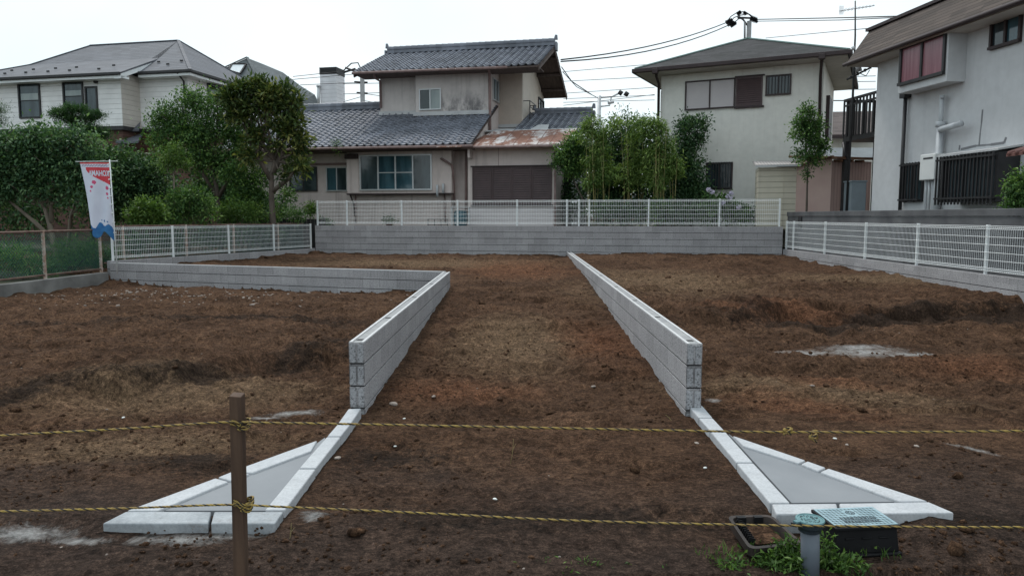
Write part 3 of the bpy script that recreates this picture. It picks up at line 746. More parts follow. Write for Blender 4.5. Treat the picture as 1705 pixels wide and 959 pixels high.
mb.beam((c0[0]-.06,c0[1]-.02,c0[2]+.063),(c0[0]-.09,c0[1]-.032,c0[2]+.063),.026,.008)
cp = mb.build('cap_lid', M['capg'], t)
mb = MB()
for k in range(60):
    a = random.random()*6.28; r_ = .052*random.random()**.5; x = c0[0]+r_*math.cos(a); y = c0[1]+r_*math.sin(a); mb.box(x-.0025,x+.0025,y-.002,y+.002,c0[2]+.066,c0[2]+.0675)
mb.build('cast_pattern', M['capk'], cp)
# tray
tz = .085
A_ = at_z(1210,858,tz+.05); B_ = at_z(1284,856,tz+.05); C_ = at_z(1338,905,tz+.03); D_ = at_z(1248,914,tz+.03)
cen = (A_+B_+C_+D_)/4
t = thing('plastic_tray', 'broken black plastic tray lying in the mud left of the pipe', 'tray', (cen.x, cen.y, tz))
off = Vector((cen.x, cen.y, tz))
def rr(P, rad, n=5):
    out_ = []; N = len(P)
    for i in range(N):
        a = (P[i-1]-P[i]); b = (P[(i+1)%N]-P[i]); ra = min(rad, a.length*.4, b.length*.4); p0 = P[i]+a.normalized()*ra; p1 = P[i]+b.normalized()*ra
        for k in range(n+1):
            u = k/n; out_.append(p0*(1-u)**2 + P[i]*2*u*(1-u) + p1*u*u)
    return out_
outer = rr([p-off for p in (A_,B_,C_,D_)], .05)
c2 = sum(outer, Vector())/len(outer); inner = [p + (c2-p)*.13 for p in outer]; inb = [Vector((p.x,p.y,p.z-.055)) + (c2-p)*.1 for p in inner]; outb = [Vector((p.x,p.y,p.z-.05)) + (c2-p)*.03 for p in outer]
n = len(outer); mb = MB(); b0 = outb+outer+inner+inb
fs_ = []
for lv in range(3):
    for i in range(n): fs_.append((lv*n+i, lv*n+(i+1)%n, (lv+1)*n+(i+1)%n, (lv+1)*n+i))
fs_.append(tuple(range(3*n, 4*n)))
mb.add(b0, fs_); mb.build('rim', M['tray'], t)
ax = (B_-A_).normalized(); ay = (D_-A_).normalized()
for k in range(9):
    q0 = (A_-off) + ay*(.08+k*.026) + ax*.03; MB().beam(q0, q0+ax*.035+Vector((0,0,-.01)), .006, .03).build('rib', M['blackp'], t)
for k in range(2):
    q0 = (A_-off) + ax*(.05+.1*k) + ay*.03 ; MB().beam(q0+Vector((0,0,-.02)), q0+ax*.05+Vector((0,0,-.02)), .03, .05).build('tab', M['blackp'], t)
for k in range(3):
    q0 = (A_-off) + ay*(.12+.05*k) + ax*(.10+.03*k) - Vector((0,0,.045)); MB().beam(q0, q0+ay*.05, .008, .02).build('slot_rib', M['blackp'], t)
# mud in the tray
mb = MB(); P = [p + (c2-p)*.25 + Vector((0,0,.018+random.random()*.01)) for p in inb]; mb.poly(P); mb.build('mud', M['soil'], t, fix=False)

# ------------------------------------------------------------------ nobori banner
pb0 = at_y(194.5, 436, 17.15); pt0 = at_y(182.5, 266, 17.0)
t = thing('banner_flag', 'white and red vertical advertising flag on a pole at the left fence corner', 'flag', (pb0.x, pb0.y, pb0.z-.3))
off = Vector(t.location)
mb = MB(); mb.tube([Vector((0,0,0)), pt0-off], .014, 8); mb.build('pole', M['white'], t, True)
mb = MB(); mb.tube([at_y(126,269.5,17.0)-off, at_y(196,268.5,17.0)-off], .008, 6); mb.build('crossbar', M['white'], t, True)
tl = at_y(133,271,17.0); tr = at_y(181.5,271,17.0); br = at_y(190,396,17.12); bl = at_y(160,388,17.1)
def cloth(u, v):       # u 0 left..1 pole side, v 0 top..1 bottom
    L_ = tl.lerp(bl, v) ; Rr = tr.lerp(br, v); wv = math.sin(v*math.pi)
    P = L_.lerp(Rr, u); P = P + Vector((-.05*(1-u)*math.sin(v*math.pi)*0, .035*math.sin(u*9+v*5)*(.3+v) - .10*(1-u)*v, 0))
    P.z -= .10*v**6*math.sin(u*math.pi*2.2+.6); return P
nu, nv = 44, 110; vsn = []; fsn = []; mi = []
for j in range(nv+1):
    for i in range(nu+1): vsn.append(tuple(cloth(i/nu, j/nv)-off))
dots = [(.40,.27,.075),(.29,.335,.055),(.22,.395,.035),(.86,.34,.075),(.85,.415,.055),(.88,.47,.035),(.45,.80,.03),(.62,.81,.05),(.78,.80,.03)]
AS = 1.85/.66
for j in range(nv):
    for i in range(nu):
        a = j*(nu+1)+i; fsn.append((a,a+1,a+nu+2,a+nu+1)); u_, v_ = (i+.5)/nu, (j+.5)/nv; m_ = 0
        arc = .085 + .21*max(0, (u_-.14)/.86)**.6 if u_ > .14 else 0
        if v_ < .022: m_ = 1
        if .028 < v_ < .058 and .05 < u_ < .93: m_ = 4 if (int(u_*31)+int(v_*90)) % 3 else 0
        if .065 < v_ < arc and u_ > .16: m_ = 1
        for k, (du, dv, r_) in enumerate(dots):
            if (u_-du)**2 + ((v_-dv)*AS)**2 < r_*r_: m_ = 2 if k < 6 else 3
        if v_ > .86 + .035*math.sin(u_*13): m_ = 3
        mi.append(m_)
me = bpy.data.meshes.new('cloth'); me.from_pydata(vsn, [], fsn)
for k in ('cloth','cred','cpink','cblue','cgrey'): me.materials.append(M[k])
me.polygons.foreach_set('material_index', mi); me.polygons.foreach_set('use_smooth', [True]*len(mi))
o = bpy.data.objects.new('cloth', me); col.objects.link(o); o.parent = t
md = o.modifiers.new('s', 'SOLIDIFY'); md.thickness = .002; clo = o
# KOHAMA, seen from the back so mirrored
cu = bpy.data.curves.new('txt', 'FONT'); cu.body = 'KOHAMA'; to = bpy.data.objects.new('txt', cu); col.objects.link(to)
cu.offset = .035
bpy.context.view_layer.update(); dg = bpy.context.evaluated_depsgraph_get(); tm = bpy.data.meshes.new_from_object(to.evaluated_get(dg))
xs = [v.co.x for v in tm.vertices]; ys = [v.co.y for v in tm.vertices]; x0, x1, y0_, y1_ = min(xs), max(xs), min(ys), max(ys)
for v in tm.vertices:
    a = (v.co.x-x0)/(x1-x0); b = (v.co.y-y0_)/(y1_-y0_); u_ = .97 - a*.72; v_ = .182 - b*.078
    P = cloth(u_, v_) - off; v.co = P + Vector((0, -.006, 0))
tm.materials.clear(); tm.materials.append(M['cloth'])
bpy.data.objects.remove(to); o = bpy.data.objects.new('lettering', tm); col.objects.link(o); o.parent = clo
mb = MB()
for v_ in (.02,.12,.22,.33,.44,.55,.66,.78,.9): 
    P = cloth(1, v_)-off; mb.box(P.x-.03, P.x+.03, P.y-.018, P.y+.018, P.z-.012, P.z+.012)
mb.build('loop', M['white'], clo)

# ------------------------------------------------------------------ building helpers
def face(kind, x, y):
    """maps (along, out, z) of a wall face to local coordinates"""
    if kind == 'front': return lambda a, o, z: (a, y - o, z)
    if kind == 'right': return lambda a, o, z: (x + o, a, z)
    if kind == 'left': return lambda a, o, z: (x - o, a, z)
def fbox(mb, T, a0, a1, o0, o1, z0, z1, mi=0):
    p, q = T(a0, o0, z0), T(a1, o1, z1); return mb.box(p[0], q[0], p[1], q[1], z0, z1, mi)
def window(parent, T, a0, a1, z0, z1, n=2, fm='alum', gm='glass', fw=.045, out_=.04, mids=(), panes=None, sill=True):
    if a0 > a1: a0, a1 = a1, a0
    mb = MB()
    fbox(mb, T, a0-fw, a1+fw, -.02, out_, z1, z1+fw); fbox(mb, T, a0-fw, a1+fw, -.02, out_+(.03 if sill else 0), z0-fw, z0)
    fbox(mb, T, a0-fw, a0, -.02, out_, z0, z1); fbox(mb, T, a1, a1+fw, -.02, out_, z0, z1)
    for k in range(1, n):
        a = a0 + (a1-a0)*k/n; fbox(mb, T, a-fw*.5, a+fw*.5, -.0, out_-.006, z0, z1)
    for m_ in mids: fbox(mb, T, a0, a1, -.0, out_-.012, z0+(z1-z0)*m_-.012, z0+(z1-z0)*m_+.012)
    w_ = mb.build('window', M[fm], parent)
    for k in range(n):
        a = a0 + (a1-a0)*k/n; b = a0 + (a1-a0)*(k+1)/n
        mb = MB(); fbox(mb, T, a+.004, b-.004, .003 if k % 2 else .006, .010 if k % 2 else .013, z0+.003, z1-.003)
        mb.build('pane', M[panes[k] if panes else gm], w_)
    return w_
def shutter(parent, T, a0, a1, z0, z1, n=1, fm='louvre', pitch=.06, gm=None):
    if a0 > a1: a0, a1 = a1, a0
    for k in range(n):
        a = a0 + (a1-a0)*k/n; b = a0 + (a1-a0)*(k+1)/n; mb = MB(); o = .03 if k % 2 else .045
        fbox(mb, T, a+.003, a+.05, 0, o+.02, z0, z1); fbox(mb, T, b-.05, b-.003, 0, o+.02, z0, z1)
        fbox(mb, T, a+.05, b-.05, 0, o+.018, z0, z0+.05); fbox(mb, T, a+.05, b-.05, 0, o+.018, z1-.05, z1)
        fbox(mb, T, a+.05, b-.05, 0, o-.01, z0+.05, z1-.05)
        z = z0+.055
        while z < z1-.07:
            p0 = T(a+.05, o-.01, z+pitch*.7); vs_ = [T(a+.05,o-.01,z+pitch*.8), T(b-.05,o-.01,z+pitch*.8), T(b-.05,o+.014,z), T(a+.05,o+.014,z), T(a+.05,o-.01,z), T(b-.05,o-.01,z)]
            mb.add(vs_, [(0,1,2,3),(3,2,5,4)]); z += pitch
        mb.build('shutter', M[fm], parent)
M['kawara'] = None
g = G('kawara_tile', .5, .4)
cell = g.n('ShaderNodeTexWhiteNoise', noise_dimensions='2D'); cb = g.n('ShaderNodeCombineXYZ')
g.set(cb.inputs[0], g.math('FLOOR', g.math('DIVIDE', g.xyz(0), .27))); g.set(cb.inputs[1], g.math('FLOOR', g.math('DIVIDE', g.xyz(1), .22))); g.set(cell.inputs['Vector'], cb.outputs[0])
c = g.mix(g.ramp(g.noise(1.2, 6), [(.35,0),(.7,1)]), (.18,.19,.225), (.11,.118,.14))
c = g.mix(1.0, c, g.ramp(cell.outputs['Value'], [(0,.8),(1,1.22)]), 'MULTIPLY')
c = g.mix(g.ramp(g.noise(7, 5), [(.56,0),(.75,.3)]), c, (.28,.29,.31)); g.col(c); g.bump(g.noise(40, 4), .3, .01); M['kawara'] = g.m
def kawara(mb, x0, x1, ya, za, yb, zb, pitch=.27, course=.235, amp=.048):
    nx_ = max(1, int(round((x1-x0)/pitch))); S_ = 8; px_ = np.linspace(x0, x1, nx_*S_+1)
    L_ = math.hypot(yb-ya, zb-za); nc = max(1, int(round(L_/course))); nrm = Vector((0, -(zb-za), (yb-ya))).normalized()
    if nrm.z < 0: nrm = -nrm
    for j in range(nc):
        t0, t1 = j/nc, (j+1)/nc + .01; rows = []
        for t_, of in ((t0, .0), (t0, .042), (t1, .004)):
            row = []
            for i, x in enumerate(px_):
                ph = (i % S_)/S_; k = i//S_
                h = amp*(math.cos(2*math.pi*ph)*.5+.5) if True else 0
                h = amp*(1.25*math.exp(-((ph-.18)/.13)**2) - .35*math.sin(math.pi*ph))
                jit = (hash((k, j, 3)) % 97)/97*.012
                p = Vector((x, ya+(yb-ya)*t_, za+(zb-za)*t_)) + nrm*(of + h + jit); row.append(p)
            rows.append(row)
        n_ = len(px_); vs_ = rows[0]+rows[1]+rows[2]; fs_ = []
        for i in range(n_-1): fs_ += [(i,i+1,n_+i+1,n_+i),(n_+i,n_+i+1,2*n_+i+1,2*n_+i)]
        mb.add(vs_, fs_)
    # under-board
    a = Vector((0, ya, za)) - nrm*.03; b = Vector((0, yb, zb)) - nrm*.03
    mb.add([(x0,a.y,a.z),(x1,a.y,a.z),(x1,b.y,b.z),(x0,b.y,b.z),(x0,a.y,a.z-.05),(x1,a.y,a.z-.05),(x1,b.y,b.z-.05),(x0,b.y,b.z-.05)],
       [(0,1,2,3),(7,6,5,4),(0,4,5,1),(2,6,7,3),(0,3,7,4),(1,5,6,2)], 1)
def ridge(mb, p, q, w_=.26, h=.22, mi=0, finial=True):
    p = Vector(p); q = Vector(q); d = (q-p).normalized(); up = Vector((0,0,1))
    for k in range(3):
        mb.beam(p+up*(.03+k*h/3), q+up*(.03+k*h/3), w_-.05*(k%2), h/3-.006, mi)
    L_ = (q-p).length; n = int(L_/.27)
    for k in range(n):
        a = p + d*(k*L_/n) + up*(h+.0); b = p + d*((k+1)*L_/n) + up*(h+.0); mb.tube([a, a+d*.02, b], [.085,.09,.075], 8, mi)
    if finial:
        for e, s_ in ((p,-1),(q,1)):
            mb.beam(e+up*(-.05)+d*s_*.02, e+up*(-.05)+d*s_*.10, w_*1.25, h*1.5, mi); mb.tube([e+up*(h+.02)+d*s_*.03, e+up*(h+.20)+d*s_*.05], [.09,.05], 8, mi)

M['roofboard'] = pm('roof_board', (.12,.09,.08), (.08,.06,.055), 3, .9, sc=(4,1,1))
M['plaster'] = stucco('pinkish_plaster', (.62,.535,.505), (.2,.16,.15), .6)
M['plasterup'] = stucco('upper_plaster', (.57,.52,.50), (.22,.2,.19), .55)

# ================================================================== centre house
H = Fr(0, 26.5, -12)
def hx(px, py, ly): return H.q(px, py, ly)[0]
def hzz(px, py, ly): return H.q(px, py, ly)[1]
t = thing('tiled_house', 'old two storey house with grey tile roofs, rusty tin roof and pinkish plaster', 'house', H.o, H.a); ch = t
GZ = 1.4
EAV = -.75; zE = hzz(650, 243, EAV); xEl = hx(360, 246, EAV); xEr = hx(785, 240, EAV)
RY = 3.3; zR = hzz(560, 184, RY); pitch_ = (zR-zE)/(RY-EAV)
zr = lambda y: zE + (y-EAV)*pitch_
xRl = hx(633, 200, 2.5)
# lower floor body
x500, x578, x752, x778, x925 = hx(440, 300, .35), hx(578, 300, 0), hx(752, 300, 0), hx(779, 300, -.1), hx(925, 300, -.1)
zbay0 = hzz(665, 322, 0)
mb = MB(); mb.box(xEl+.6, x752-.12, .35, 6.8, GZ-.2, zr(.35)-.06); mb.box(x752-.12, x778+.02, .55, 6.8, GZ-.2, 4.35); mb.build('wall', M['plaster'], t)
mb = MB(); mb.box(x578, x752, 0, .345, zbay0, zE+.22); mb.build('bay_wall', M['plaster'], t, bevel=.006)
mb = MB(); mb.box(x578-.02, x752+.02, -.03, .34, zbay0-.05, zbay0-.003); mb.build('bay_trim', M['brown'], t)
zA = hzz(850, 246, -.1)
mb = MB(); mb.box(x778, x925, -.1, 6.8, GZ-.2, zA); mb.build('annex_wall', M['plaster'], t, bevel=.01)
mb = MB()
for px in (830,): mb.box(hx(px,260,-.1)-.008, hx(px,260,-.1)+.008, -.108, -.1, hzz(850,277,-.1), zA)
mb.box(x925-.05, x925+.02, -.125, -.1, GZ, zA); mb.build('corner_trim', M['pinkpipe'], t)
F0 = face('front', 0, 0)
a0, a1, z0, z1 = H.rect(601, 260, 717, 315, -.02)
wk = window(t, face('front', 0, 0), a0, a1, z0, z1, 4, 'alum', 'glassblue', .05, .05, panes=['glass','glassblue','glassblue','glass'])
mb = MB(); fbox(mb, F0, a0+(a1-a0)*.25, a0+(a1-a0)*.75, .015, .03, (z0+z1)/2-.015, (z0+z1)/2+.015); mb.build('glazing_bar', M['alum'], wk)
# things on the inner sill seen through the glass: pale blurs
mb = MB(); mb.box(x578, hx(601,300,0)-.09, -.025, 0, zbay0+.02, zE-.35) ; mb.build('shutter_box', M['plaster'], t, bevel=.006)
mb = MB(); mb.box(x578-.02, hx(597,257,0), -.16, -.03, hzz(590,265,0), hzz(590,257,0)); mb.build('vent_hood', M['brown'], t, bevel=.01)
F35 = face('front', 0, .35)
a0, a1, z0, z1 = H.rect(484, 280, 527, 317, .35); window(t, F35, a0, a1, z0, z1, 2, 'dark', 'glass', .04)
a0, a1, z0, z1 = H.rect(545, 280, 577, 317, .35); window(t, F35, a0, a1, z0, z1, 2, 'alum', 'glass', .035, panes=['glassblue','glass'])
mb = MB(); mb.box(hx(500,322,.35), x578-.01, .30, .345, hzz(540,278,.35)+.05, hzz(540,274,.35)+.05); mb.build('head_trim', M['pinkpipe'], t)
# shutters
a0, a1, z0, z1 = H.rect(787, 278, 919, 341, -.1); FA = face('front', 0, -.1); shutter(t, FA, a0, a1, z0, z1, 4, 'louvre', .08)
mb = MB(); fbox(mb, FA, a0-.05, a1+.05, .0, .10, z0-.06, z0-.005); fbox(mb, FA, a0-.05, a1+.05, .0, .11, z1+.005, z1+.045); mb.build('shutter_sill', M['brown'], t, bevel=.006)
M['lowpanel'] = pm('pale_plaster_low', (.62,.57,.57), (.56,.51,.51), 2, .9)
mb = MB(); fbox(mb, FA, x778+.06, x925-.06, .0, .012, GZ, z0-.10); mb.build('lower_panel', M['lowpanel'], t)
# pipes
def pipe(parent, pts, r=.04, m='pinkpipe', name='drain_pipe'):
    mb = MB(); mb.tube(pts, r, 8); return mb.build(name, M[m], parent, True)
P3 = lambda px, py, ly: (hx(px,py,ly), ly, hzz(px,py,ly))
pipe(t, [P3(734,264,-.07), P3(744,270,-.12), P3(753,276,-.07), P3(755,300,.2), P3(757,345,.35)], .045)
pipe(t, [P3(776,247,.30), P3(776,300,.30), P3(776,372,.30)], .05)
pipe(t, [P3(728,308,-.1), P3(728,328,-.1)], .045, 'greypipe', 'vent_stub'); pipe(t, [P3(738,306,-.1), P3(738,322,-.1)], .045, 'greypipe', 'vent_stub')
pipe(t, [P3(592,325,.2), P3(592,372,.2)], .03); pipe(t, [P3(583,324,.1), P3(589,340,.25), P3(591,360,.25)], .03, 'brown')
pipe(t, [P3(740,323,.25), P3(741,372,.28)], .03)
pipe(t, [P3(583,323,.02), P3(640,324.5,.02), P3(700,323,.02)], .02, 'wirecable', 'cable')
# lower kawara roof
mb = MB(); kawara(mb, xEl, xEr, EAV, zE, RY, zR); mb.build('lower_roof', [M['kawara'], M['roofboard']], t, fix=False)
mb = MB(); ridge(mb, (xEl+.05, RY, zR), (hx(634,190,RY), RY, zR), finial=False); mb.build('lower_ridge', M['kawara'], t)
mb = MB(); mb.add([(xEl,RY,zR),(xRl,RY,zR),(xRl,7.6,zE),(xEl,7.6,zE)],[(0,1,2,3)]); mb.build('rear_roof', M['kawara'], t)
mb = MB(); mb.tube([(xEl, EAV-.06, zE-.05), (xEr+.05, EAV-.06, zE-.07)], .05, 8); mb.build('gutter', M['pinkpipe'], t, True)
mb = MB(); mb.box(xEl, xEr-.05, EAV+.1, .34, zE-.14, zE-.10); mb.build('soffit', M['roofboard'], t)
mb = MB(); mb.add([(xEr-.12,EAV+.2,zE-.1),(xEr-.12,2.3,zr(2.3)-.1),(xEr-.12,2.3,zE-.5),(xEr-.12,EAV+.2,zE-.45),(xEr-.2,EAV+.2,zE-.1),(xEr-.2,2.3,zr(2.3)-.1),(xEr-.2,2.3,zE-.5),(xEr-.2,EAV+.2,zE-.45)],
    [(0,1,2,3),(7,6,5,4),(0,4,5,1),(1,5,6,2),(2,6,7,3),(3,7,4,0)]); mb.build('gable_wall', M['plaster'], t)
# upper storey
E2y = 1.45; zE2 = hzz(690, 117, E2y); R2y = 5.1; zR2 = hzz(785, 84, R2y); p2 = (zR2-zE2)/(R2y-E2y)
xU0 = hx(633, 150, 2.5); xB0 = hx(692, 150, 2.2); xB1 = hx(815, 150, 2.2); xC1 = hx(869, 150, 3.7); E3y = 2*R2y-E2y
mb = MB(); mb.box(xU0, xB1-.01, 2.5, 8.6, zr(2.5)-.3, zE2+.35); 
mb.add([(xU0,2.5,zE2+.35),(xU0,8.6,zE2+.35),(xU0,R2y,zR2-.15),(xU0+.05,2.5,zE2+.35),(xU0+.05,8.6,zE2+.35),(xU0+.05,R2y,zR2-.15)],[(0,2,1),(3,4,5)])
mb.build('upper_wall', M['plasterup'], t)
M['mouldwall'] = stucco('mouldy_plaster', (.60,.55,.53), (.22,.2,.19), .5, low=(hx(725,170,2.2), hx(813,170,2.2), hzz(760,190,2.2)-.1, hzz(760,146,2.2)))
mb = MB(); mb.box(xB0, xB1, 2.2, 2.495, zr(2.2)-.1, zE2+.22); mb.build('upper_bay_wall', M['mouldwall'], t)
M['brownwall'] = stucco('brown_stained_plaster', (.52,.44,.38), (.16,.12,.1), .75)
zC0 = hzz(850, 213, 3.7)
mb = MB(); mb.box(xB1-.0, xB1+.004, 2.2, 3.7, zE-.2, zE2+.22); mb.build('side_wall', M['plaster'], t)
mb = MB(); mb.box(xB1-.3, xC1, 3.7, 8.6, zE-.4, zR2-1.0); mb.build('recess_wall', M['brownwall'], t)
M['gablew'] = stucco('gable_plaster', (.64,.57,.50), (.3,.26,.22), .3)
zT = lambda y: (zE2 + (y-E2y)*p2 if y < R2y else zE2 + (E3y-y)*p2) - .12
mb = MB(); ys_ = [3.7, R2y, 8.6]; mb.add([(xC1,3.7,zE),(xC1,8.6,zE),(xC1,8.6,zT(8.6)),(xC1,R2y,zT(R2y)),(xC1,3.7,zT(3.7)),(xC1+.03,3.7,zE),(xC1+.03,8.6,zE),(xC1+.03,8.6,zT(8.6)),(xC1+.03,R2y,zT(R2y)),(xC1+.03,3.7,zT(3.7))],
    [(4,3,2,1,0),(5,6,7,8,9),(0,5,9,4),(4,9,8,3),(3,8,7,2),(2,7,6,1)]); mb.build('gable_end', M['gablew'], t)
mb = MB(); mb.box(xB1-.3, xC1, 3.71, 8.6, zR2-1.0-.002, zT(3.8)-.02); mb.build('recess_top', M['brownwall'], t)
# flashing strips
M['flash'] = pm('flashing', (.5,.5,.5), (.4,.4,.41), 3, .7)
mb = MB(); mb.box(xU0-.05, xB0, 2.42, 2.49, zr(2.45)+.02, zr(2.45)+.16); mb.box(xB0-.08, xB1+.05, 2.1, 2.19, zr(2.15)+.04, zr(2.15)+.19); mb.box(hx(830,212,3.65), xC1+.1, 3.6, 3.69, zC0, zC0+.13); mb.build('flashing', M['flash'], t)
a0, a1, z0, z1 = H.rect(700, 150, 733, 182, 2.2); window(t, face('front', 0, 2.2), a0, a1, z0, z1, 2, 'alum', 'glasspale', .04, .05, panes=['glass','glasspale'])
ya, yb = H.qx(820,150,xB1)[0], H.qx(829,150,xB1)[0]; zz0, zz1 = H.qx(824,168,xB1)[1], H.qx(824,134,xB1)[1]
window(t, face('right', xB1+.004, 0), ya, yb, zz0, zz1, 2, 'alum', 'glassblue', .04, .05)
ya, yb = H.qx(895,180,xC1)[0], H.qx(906,180,xC1)[0]; zz0, zz1 = H.qx(900,190,xC1)[1], H.qx(900,168,xC1)[1]
window(t, face('right', xC1+.03, 0), ya, min(yb, 8.4), zz0, zz1, 2, 'dark', 'glass', .05, .06)
# window guard at the corner
ya, yb = H.qx(870,180,xC1)[0]+.1, H.qx(879,180,xC1)[0]+.2; zz0, zz1 = H.qx(872,208,xC1)[1], H.qx(872,170,xC1)[1]
mb = MB(); 
for k in range(5): mb.beam((xC1+.30,ya-.1,zz0+(zz1-zz0)*k/4),(xC1+.30,yb,zz0+(zz1-zz0)*k/4),.03,.03)
for yy in (ya-.1, yb): mb.beam((xC1+.30,yy,zz0-.1),(xC1+.30,yy,zz1),.035,.035,up=(1,0,0))
for z_ in (zz0, zz1): mb.beam((xC1,ya-.1,z_),(xC1+.3,ya-.1,z_),.03,.03); mb.beam((xC1,yb,z_),(xC1+.3,yb,z_),.03,.03)
mb.build('window_guard', M['dark'], t)
# upper roof
xR0 = hx(646, 84, R2y); xR1 = hx(924, 80, R2y); xe1 = hx(845, 105, E2y)
xE0 = hx(597, 116, E2y)
mb = MB(); kawara(mb, xR0, xR1, E2y, zE2, R2y, zR2); mb.build('upper_roof', [M['kawara'], M['roofboard']], t, fix=False)
mb = MB(); kawara(mb, xR0, xR1, E3y, zE2, R2y, zR2); mb.build('upper_rear_roof', [M['kawara'], M['roofboard']], t, fix=False)
mb = MB(); ridge(mb, (xR0, R2y, zR2+.02), (xR1, R2y, zR2+.02)); mb.build('upper_ridge', M['kawara'], t)
mb = MB()
for s_ in (0, 1):
    yE = E2y if s_ == 0 else E3y
    for x in (xR0+.02, xR1-.02): MB().beam((x, yE, zE2-.10), (x, R2y-.01, zR2-.10), .04, .18).build('verge_board', M['roofboard'], t)
for k in range(6):
    y = 2.2 + k*1.15; z_ = zT(y)-.06; mb = MB(); mb.beam((xC1, y, z_), (xR1-.05, y, z_), .09, .10); mb.build('purlin', M['roofboard'], t)
mb = MB(); mb.tube([(xR0-.02, E2y-.06, zE2-.03), (xe1, E2y-.06, zE2-.06)], .05, 8); mb.build('upper_gutter', M['pinkpipe'], t, True)
mb = MB(); mb.tube([(xE0-.0, E3y+.06, zE2-.03), (xR1, E3y+.06, zE2-.03)], .05, 8); mb.build('rear_gutter', M['pinkpipe'], t, True)
mb = MB(); mb.box(xR0, xR1-.02, E2y+.05, 2.6, zE2-.07, zE2-.04); mb.build('upper_soffit', M['roofboard'], t)
pipe(t, [P3(622,121,1.5), P3(624,130,1.9), P3(633,136,2.42), P3(634,180,2.42)], .05)
pipe(t, [P3(813,113,1.5), P3(815,122,2.1), P3(815.5,160,2.13), P3(816,222,2.13)], .055)
# tin roof
g = G('rusty_tin', .75, .3)
c = g.mix(g.ramp(g.noise(1.9, 9, rough=.72, sc=(1,.6,1)), [(.42,0),(.52,1)]), (.50,.47,.46), (.21,.10,.07)); c = g.mix(g.ramp(g.noise(5, 7), [(.5,0),(.72,1)]), c, (.12,.055,.04))
fr = g.math('FRACT', g.math('DIVIDE', g.xyz(0), .42)); c = g.mix(g.ramp(fr, [(0,0),(.04,0),(.08,1),(1,1)]), (.16,.07,.05), c); g.col(c); g.bump(g.ramp(fr, [(0,1),(.06,1),(.08,0),(1,0)]), .8, .03); M['tin'] = g.m
yt0, yt1 = -.65, 1.5; zt0 = hzz(850, 243, yt0); zt1 = hzz(885, 218, yt1)
xt0, xt1 = hx(771,242,yt0), hx(935,240,yt0); 
mb = MB(); mb.slab([(xt0,yt0,zt0),(xt1+.1,yt0,zt0),(xt1+.25,yt1,zt1),(hx(822,218,yt1),yt1,zt1)], (0,0,1), .03); mb.build('tin_roof', M['tin'], t)
mb = MB(); xs0 = hx(727,243,-.9); mb.slab([(xs0,-.95,zt0-.04),(xt0+.02,-.95,zt0-.04),(xt0+.02,-.2,zt0+.14),(xs0+.1,-.2,zt0+.14)], (0,0,1), .03); mb.build('tin_strip', M['tin'], t)
mb = MB(); mb.slab([(xt0+.1,yt1,zt1),(xt1+.2,yt1,zt1),(xt1+.2,3.7,zt1+.35),(xt0+.1,3.7,zt1+.35)], (0,0,1), .03); mb.build('rear_tin', M['flash'], t)
mb = MB(); mb.tube([(xt0-.05, yt0-.06, zt0-.03), (xt1+.12, yt0-.06, zt0-.05)], .05, 8); mb.build('tin_gutter', M['pinkpipe'], t, True)
mb = MB(); mb.beam(P3(917,273,-.2), P3(945,270,-.2), .05, .09); mb.build('carport_beam', M['dark'], t)
# right small tiled roof
yr0, yr1 = 1.45, 5.0; zz0 = hzz(930, 222, yr0); zz1 = hzz(940, 190, yr1)
mb = MB(); kawara(mb, xC1+.05, hx(989,190,yr1), yr0, zz0, yr1, zz1); mb.build('side_roof', [M['kawara'], M['roofboard']], t, fix=False)
mb = MB(); ridge(mb, (xC1+.3, yr1, zz1), (hx(987,188,yr1), yr1, zz1), h=.18); mb.build('side_ridge', M['kawara'], t)
mb = MB(); mb.box(x925, hx(950,300,1.6), 1.9, 6.8, GZ-.2, zz0-.05); mb.build('dark_side_wall', M['dark'], t)
mb = MB(); mb.slab([(hx(880,216,1.6),1.55,zz0+.12),(hx(912,214,1.6),1.55,zz0+.12),(hx(908,208,1.6),2.4,zz0+.42),(hx(890,206,1.6),2.4,zz0+.42)],(0,0,1),.02); mb.build('patch_sheet', M['flash'], t)

# small things at the foot of the house
p = H.w = None
def hw(px, py, ly):
    P = at_plane(px, py, H.o + H.ey*ly, H.ey); return P
P = hw(767, 375, -1.0); t = thing('water_barrel', 'round blue green barrel in a metal stand under the shuttered annex', 'barrel', (P.x, P.y, 1.40))
M['teal'] = pm('teal_plastic', (.03,.11,.14), (.02,.08,.11), 4, .5)
mb = MB(); mb.lathe([(.0,.0),(.20,.0),(.24,.1),(.25,.35),(.23,.5),(.19,.56),(.0,.57)], (0,0,.08), 20); mb.build('barrel', M['teal'], t, True)
for sx in (-.3,.3):
    for sy in (-.25,.25):
        MB().beam((sx,sy,0),(sx,sy,.75),.03,.03,up=(1,0,0)).build('stand_leg', M['alum'], t)
mb = MB(); mb.box(-.34,.34,-.28,.28,.74,.76); mb.build('stand_top', M['alum'], t)
P = hw(729, 375, -1.0); t = thing('wire_rack', 'low black wire plant rack behind the back fence', 'rack', (P.x, P.y, 1.46), H.a)
for sx in (-.36,-.12,.12,.36):
    MB().tube([(sx,0,0),(sx,0,.28)],.012,6).build('leg', M['dark'], t)
for z_ in (.08,.18,.28): MB().tube([(-.38,0,z_),(.38,0,z_)],.01,6).build('rail', M['dark'], t)

